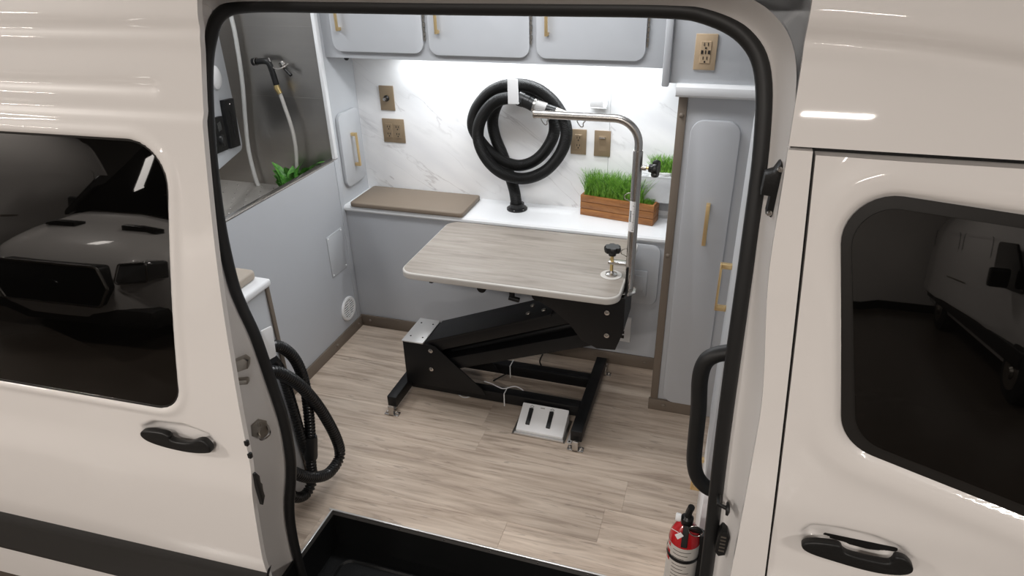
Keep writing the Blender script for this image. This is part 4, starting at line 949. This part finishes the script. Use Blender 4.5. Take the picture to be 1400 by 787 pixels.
for x in (1.072, 1.158):
    MB().prism([(Y_0 + .024, zat(Y_0 + .024) - .002), (Y_0 + .024, zat(Y_0 + .024) + .005), (Y_0 + .055, zat(Y_0 + .055) + .004), (Y_0 + .088, zat(Y_0 + .088) + .007), (Y_0 + .088, zat(Y_0 + .088) - .002)], 'x', x - .009, x + .009, .002).obj('rocker_button', M_CUFF, fp)
    ym = Y_0 + .099; MB().tube([(x + a * .008, ym + b * .005, zat(ym + b * .005) + .0006) for a, b in ((-1, 0), (0, 1), (1, 0), (0, -1))], .0009, 4, True).obj('button_symbol', M_DARK, fp)
MB().box(1.108, 1.126, Y_0 + .097, Y_0 + .102, zat(Y_0 + .0995) - .001, zat(Y_0 + .0995) + .001).obj('pedal_mark', M_PGREY, fp)
MB().box(1.198, 1.1988, Y_0 + .004, Y_1 - .004, .010, .0115).obj('seam_line', M_PGREY, fp)
sp_ = MB().box(1.243, 1.262, -.605, -.485, .001, .004, .001).obj('strap_plate', M_SILVER); tag(sp_, 'thin steel strap plate screwed down between pedal and table leg', 'plate')
for yy in (-.597, -.493): MB().lathe([(.004, 0), (.003, .003)], (1.2525, yy, .004), 'z', 8).obj('strap_screw', M_DARK, sp_)
G = lambda px, py, z=.006: on('z', z, px, py)
cd = MB().tube(spline([G(742, 484, .10), G(738, 494, .06), G(742, 505, .02), G(735, 512, .008), G(722, 507, .008), G(705, 506, .01), G(690, 512, .05), G(675, 520, .09)], 6), .0035, 8).obj('power_cord', M_CUFF); tag(cd, 'black power cord lying under the table frame', 'cord')
for i, (pts, lab) in enumerate((([(627, 539, .006), (634, 543, .006), (642, 542, .007), (650, 539, .012)], 'short white cable end lying on the floor before the table base'), ([(662, 521, .09), (672, 524, .088), (680, 528, .09), (689, 531, .09), (703, 528, .09), (712, 531, .088), (717, 536, .08)], 'white cable tied along the front rail of the table base'))):
    o = MB().tube(spline([G(*p) for p in pts], 6), .0025, 8).obj('signal_cable', M_WPL); tag(o, lab, 'cable')
for i, (x, y0, y1, lab) in enumerate(((.942, -.478, -.427, 'white cable tie around the front rail of the table base'), (.905, -.278, -.227, 'white cable tie around the rear rail of the table base'))):
    o = MB().box(x - .002, x + .002, y0, y0 + .0015, RZ0 - .012, RZ1 + .002).box(x - .002, x + .002, y0, y1, RZ1 + .001, RZ1 + .0025).box(x - .002, x + .002, y1, y1 + .0015, RZ0, RZ1 + .002).obj('cable_tie', M_WPL); tag(o, lab, 'cable tie')

# ---------------------------------------------------------------- low bench by the doorway
bn = thing('doorway_bench', (.25, -1.18, 0), 'narrow white-topped bench cabinet tucked behind the left door pillar', 'bench')
BX, BYB, BYF, BZ = .388, -1.078, -1.285, .862
MB().box(.02, BX - .012, BYF + .004, BYB - .004, .0, BZ - .026, .002).obj('carcass', M_GREY, bn)
MB().box(BX - .026, BX - .006, BYB - .020, BYB - .003, 0, BZ - .026, .002).obj('edge_trim', M_TAUPE, bn)
MB().box(.02, BX + .004, BYF, BYB, BZ - .026, BZ, .009, 4).obj('bench_top', M_WHITE, bn)
cu = MB().prism(rrect(.03, BX - .035, BYF + .005, BYB - .012, .018), 'z', BZ + .001, BZ + .030, .008, 3).obj('bench_cushion', mat('light_taupe_vinyl', (.40, .345, .285, 1), .5, bump=.1, bscale=350)); tag(cu, 'small light taupe cushion on the white bench top by the doorway', 'cushion')
hp = [on('x', .484, *p) for p in ((356, 452), (371, 445), (377, 486), (362, 474))]
hk = thing('hose_hook', (.41, -1.14, .62), 'white rounded hook plate on the bench holding the ribbed hose', 'hook')
ys = [p.y for p in hp]; zs_ = [p.z for p in hp]
MB().prism(rpoly([(hp[0].y, hp[0].z), (hp[1].y, hp[1].z), (hp[2].y, hp[2].z), (hp[3].y - .01, hp[2].z + .01)], .006, 4), 'x', .482, .487, .001).obj('hook_plate', M_WPL, hk)
MB().box(BX - .012, .484, min(ys) + .006, max(ys) - .008, min(zs_) + .03, min(zs_) + .036).obj('hook_arm', M_WPL, hk)

# corrugated dryer hose bundle
zz = lambda a, b, X: on('x', X, 370 + a / 3.15, 450 + b / 3.15)
dh = thing('dryer_hose', (.44, -1.1, .02), 'black corrugated dryer hose looped beside the bench in the doorway', 'hose')
def corr(pts, r, name, step=.0031):
    p = resample(spline(pts, 10), step); rad = [r * (1.0 if (k % 4) in (0, 1) else .80) for k in range(len(p))]
    return MB().tube(p, r, 14, radii=rad).obj(name, M_HOSE2, dh, smooth=60)
corr([zz(-30, 215, .455), zz(0, 185, .455), zz(45, 190, .457), zz(130, 245, .46), zz(215, 345, .465), zz(283, 470, .47), zz(296, 550, .47), zz(245, 622, .468), zz(165, 636, .463), zz(105, 618, .46), zz(60, 590, .455)], .0205, 'hose_loop')
corr([zz(-20, 100, .425), zz(15, 72, .425), zz(60, 85, .425), zz(105, 130, .425), zz(140, 210, .425), zz(160, 320, .425), zz(170, 440, .425), zz(173, 560, .425), zz(178, 650, .425), zz(150, 710, .42), zz(105, 722, .42), zz(70, 690, .42)], .0195, 'hose_loop')
corr([zz(10, 130, .412), zz(50, 190, .41), zz(95, 330, .408), zz(135, 470, .408), zz(160, 545, .41)], .017, 'hose_loop')
a, b = zz(171, 460, .425), zz(173, 555, .425); MB().tube([a, a.lerp(b, .1), a.lerp(b, .9), b], .024, 18, radii=[.023, .0245, .0245, .023]).obj('hose_cuff', M_CUFF, dh)

# ---------------------------------------------------------------- grab handle and extinguisher on the right pillar
gy = -1.30
gh = thing('grab_handle', on('y', gy, 985, 480), 'black padded grab handle on the inside of the right pillar', 'handle')
g = [on('y', gy, *p) for p in ((1022, 478), (1000, 481), (978, 485), (964, 495), (957, 518), (955, 560), (951, 600), (949, 630), (953, 650), (964, 664), (980, 671), (1000, 672))]
MB().tube(spline(g, 6), .0185, 16).obj('grip', M_RUBBER, gh, smooth=60)
for p in (g[1], g[-2]): MB().lathe([(.024, -.008), (.024, .0), (.020, .006)], p + Vector((.004, 0, 0)), (Vector((0, 1, 0)), Vector((0, 0, 1)), Vector((-1, 0, 0))), 18).obj('mount_base', M_BLACKPL, gh)

EX, EY, ER = 1.722, -1.295, .0405
fe_ = thing('fire_extinguisher', (EX, EY, .09), 'red fire extinguisher with white label strapped beside the right pillar', 'fire extinguisher')
zt2 = on('y', EY, 940, 716).z
MB().lathe([(ER * .9, 0), (ER, .008), (ER, zt2 - .09 - .05), (ER * .93, zt2 - .09 - .030), (ER * .72, zt2 - .09 - .012), (ER * .42, zt2 - .09), (.014, zt2 - .09 + .004)], (EX, EY, .09), 'z', 32).obj('cylinder', M_RED, fe_)
zl1 = on('y', EY - ER, 940, 752).z; 
def wrap(name, r, z0, z1, a0, a1, m, par): return MB().grid([[(EX + r * math.cos(a), EY + r * math.sin(a), z) for z in (z0, z1)] for a in np.linspace(math.radians(a0), math.radians(a1), 24)]).obj(name, m, par, recalc=False)
lb = wrap('label_band', ER + .0006, .14, zl1, -200, 20, M_LABEL, fe_)
mb = MB()
for k in range(9):
    z_ = zl1 - .014 - k * .013
    mb.grid([[(EX + (ER + .0010) * math.cos(a), EY + (ER + .0010) * math.sin(a), z) for z in (z_, z_ + .002)] for a in np.linspace(math.radians(-128), math.radians(-60 - (k % 3) * 12), 8)])
mb.obj('label_print', M_DARK, lb, recalc=False)
mb = MB()
for k in range(3):
    z_ = zl1 - .016 - k * .026
    mb.grid([[(EX + (ER + .0010) * math.cos(a), EY + (ER + .0010) * math.sin(a), z) for z in (z_, z_ + .014)] for a in np.linspace(math.radians(-165), math.radians(-142), 5)])
mb.obj('label_pictogram', M_RED, lb, recalc=False)
wrap('strap', ER + .003, zl1 - .052, zl1 - .040, -220, 40, M_CUFF, fe_)
MB().box(EX + ER - .004, EX + ER + .03, EY - .012, EY + .012, .16, zt2 - .02, .003).obj('bracket', M_BLACKPL, fe_)
MB().prism([(EY - ER - .004, zl1 + .01), (EY - ER - .002, zt2 - .03), (EY - .02, zt2 + .012), (EY - .012, zt2 + .010), (EY - ER + .004, zt2 - .03), (EY - ER + .001, zl1 + .01)], 'x', EX - .008, EX + .008, .001).obj('discharge_strap', M_CUFF, fe_)
MB().lathe([(.014, 0), (.016, .006), (.016, .024), (.010, .030)], (EX, EY, zt2), 'z', 16).obj('valve', M_CUFF, fe_)
MB().tube([(EX, EY, zt2 + .022), (EX + .002, EY - .004, zt2 + .050), (EX + .006, EY - .008, zt2 + .070)], .009, 10).obj('lever', M_CUFF, fe_)
MB().lathe([(.010, 0), (.011, .004), (.011, .012), (.008, .014)], (EX - .016, EY - .006, zt2 + .024), (Vector((0, 1, 0)), Vector((0, 0, 1)), Vector((-1, 0, 0))), 14).obj('nozzle', M_WPL, fe_)
MB().lathe([(.018, 0), (.018, .010), (.016, .011), (.0155, .008), (.001, .008)], (EX + .024, EY - .014, zt2 + .006), (Vector((1, 0, 0)), Vector((0, -.5, .87)), Vector((0, -.87, -.0)).normalized()), 20).obj('gauge', M_CUFF, fe_)
MB().tube([(EX + .024 + .0175 * math.cos(a), EY - .0245, zt2 + .006 + .0175 * math.sin(a)) for a in np.linspace(0, 2 * math.pi, 25)[:-1]], .0015, 6, True).obj('gauge_rim', M_CHROME, fe_)
MB().prism([(EX - .026, zt2 - .006), (EX - .012, zt2 + .006), (EX - .004, zt2 - .004), (EX - .018, zt2 - .020)], 'y', EY - .040, EY - .0385).obj('seal_tag', M_PAPER, fe_)
MB().tube([(EX - .036, EY - .036, zt2 + .010), (EX - .018, EY - .034, zt2 - .001)], .001, 5).obj('seal_wire', M_PAPER, fe_)

# ================================================================ OTHER VANS OF THE SHOWROOM (seen mirrored in the dark windows)
def showroom_van(loc, heading, label, nameplate=True):
    "front of the van at loc on the ground, pointing along heading (radians, 0 = +y)"
    R = Matrix.Translation(Vector((loc[0], loc[1], GZ))) @ Matrix.Rotation(heading, 4, 'Z')
    v = thing('parked_van', (loc[0], loc[1], GZ), label, 'van')
    # stations: (distance back from the nose, bottom, top, half width at belt, half width at top)
    st = [(0, .42, .62, .55, .50), (.04, .32, .80, .78, .66), (.14, .28, 1.00, .92, .74), (.35, .27, 1.12, .98, .78), (.75, .27, 1.24, 1.0, .80), (1.02, .27, 1.34, 1.01, .80), (1.35, .27, 1.72, 1.02, .78), (1.75, .27, 2.16, 1.02, .76), (2.15, .27, 2.46, 1.02, .74), (2.6, .27, 2.54, 1.02, .74), (4.2, .27, 2.56, 1.02, .74), (5.6, .27, 2.54, 1.02, .74), (5.75, .32, 2.48, .99, .72)]
    rows = []
    for (d, zb, zt, hw, tw) in st:
        half = [(0, zb), (hw * .8, zb), (hw * .97, zb + .06), (hw, zb + .3 * (zt - zb)), (hw * .995, zb + .5 * (zt - zb)), (hw * .8 + tw * .2, zb + .75 * (zt - zb)), (tw * .9 + hw * .1, zt - .08 * (zt - zb)), (tw * .85, zt - .02 * (zt - zb)), (tw * .45, zt), (0, zt)]
        ring = [(x, -d, z) for x, z in half] + [(-x, -d, z) for x, z in half[::-1][1:-1]]
        rows.append(ring + ring[:1])
    # bow the flat nose
    rows = [[(x, y_ - (.10 * (x / 1.0) ** 2 if i < 6 else 0), z) for x, y_, z in r] for i, r in enumerate(rows)]
    m = MB(R); m.grid(rows); m.bm.faces.new([m._v(p) for p in rows[0][:-1]]); m.bm.faces.new([m._v(p) for p in rows[-1][:-1]]); bmesh.ops.remove_doubles(m.bm, verts=m.bm.verts[:], dist=1e-4)
    bmesh.ops.subdivide_edges(m.bm, edges=m.bm.edges[:], cuts=1, use_grid_fill=True, smooth=.6)
    m.obj('body', M_PAINT, v, smooth=40)
    # windscreen (dark, proud of the raked face), side glass
    ws = rpoly([(-.80, 0), (.80, 0), (.70, 1.18), (-.70, 1.18)], .10, 5)
    MB(R).patch(ws, lambda x, s: (x, -.93 - s * .91 - .10 * x * x, 1.40 + s * .96 - .10 * x * x), 6).obj('windscreen', M_GLASS, v)
    gril = rpoly([(-.50, .50), (.50, .50), (.60, .70), (.52, .92), (-.52, .92), (-.60, .70)], .05, 4)
    g_ = MB(R).prism(gril, 'y', -.12, .035, .012).obj('grille', M_BLACKPL, v)
    MB(R).tube([(x, .038 - .0 * x * x, z) for x, z in gril], .014, 8, True).obj('grille_surround', M_CHROME, g_)
    MB(R).lathe([(.11, 0), (.10, .010), (.06, .012)], (0, .035, .71), (Vector((1, 0, 0)), Vector((0, 0, .42)), Vector((0, 1, 0))), 28).obj('oval_badge', M_CUFF, g_)
    for s in (-1, 1):
        hl = rpoly([(s * .62, .74), (s * .96, .80), (s * .97, 1.00), (s * .70, .96)], .03, 4)
        h_ = MB(R).prism(hl, 'y', -.28, -.015, .02).obj('headlight', M_HEAD, v)
        MB(R).tube([(x, -.012, z) for x, z in hl], .008, 6, True).obj('headlight_trim', M_CHROME, h_)
        MB(R).prism(rpoly([(s * .22, -.72), (s * .62, -.72), (s * .60, -.60), (s * .26, -.60)], .02, 3), 'z', 1.20, 1.252, .004).obj('hood_vent', M_FRIT, v)
        MB(R).box(s * 1.03 - .03, s * 1.03 + .03, -5.5, -.75, .42, .62, .02).obj('side_cladding', M_CLAD, v)
        for (y0_, y1_, z0_, z1_) in ((-2.25, -1.35, 1.33, 1.95),): MB(R).prism(rpoly([(y0_, z0_), (y1_ + .25, z0_), (y1_ - .30, z1_), (y0_, z1_)], .07, 5), 'x', s * 1.0 - .012, s * 1.0 + .012, .004).obj('door_window', M_GLASS, v)
        for yy0, yy1 in ((-3.75, -2.45), (-5.45, -3.95)):
            MB(R).grid([[(s * (1.005), y_, z), (s * 1.012, y_, z)] for y_, z in (rrect(yy0, yy1, 1.30, 2.0, .08) + rrect(yy0, yy1, 1.30, 2.0, .08)[:1])]).obj('panel_line', M_FRIT, v)
        MB(R).box(s * 1.012 - .01, s * 1.012 + .012, -5.4, -3.2, 1.20, 1.235, .006).obj('door_rail', M_DULLM, v)
        MB(R).prism(rrect(-1.56, -1.44, 1.36, 1.62, .04), 'x', s * 1.06, s * 1.22, .02).obj('mirror', M_BLACKPL, v)
        for yy in (-.95, -4.55):
            w_ = MB(R).lathe([(.12, -.11), (.30, -.11), (.345, -.08), (.345, .08), (.30, .11), (.12, .10)], (s * .93, yy, .345), 'x', 32).obj('wheel', M_TYRE, v)
            MB(R).lathe([(.21, 0), (.20, .012), (.07, .004), (.05, .03), (.001, .032)], (s * (.93 + .105), yy, .345), (Vector((0, 1, 0)), Vector((0, 0, 1)), Vector((s, 0, 0))), 24).obj('hub', M_DULLM, w_)
    MB(R).box(-.95, .95, -.30, -.02, .26, .48, .06).obj('bumper', M_CLAD, v)
    return v
showroom_van((-3.35, -4.95), 0, 'white van parked nose-on whose hood and grille show in the sliding door window')
showroom_van((-6.65, -2.45), 0, 'white van parked behind whose flank shows at the window top left')
showroom_van((5.35, -6.0), .1, 'white van whose dark side shows reflected in the front door window')
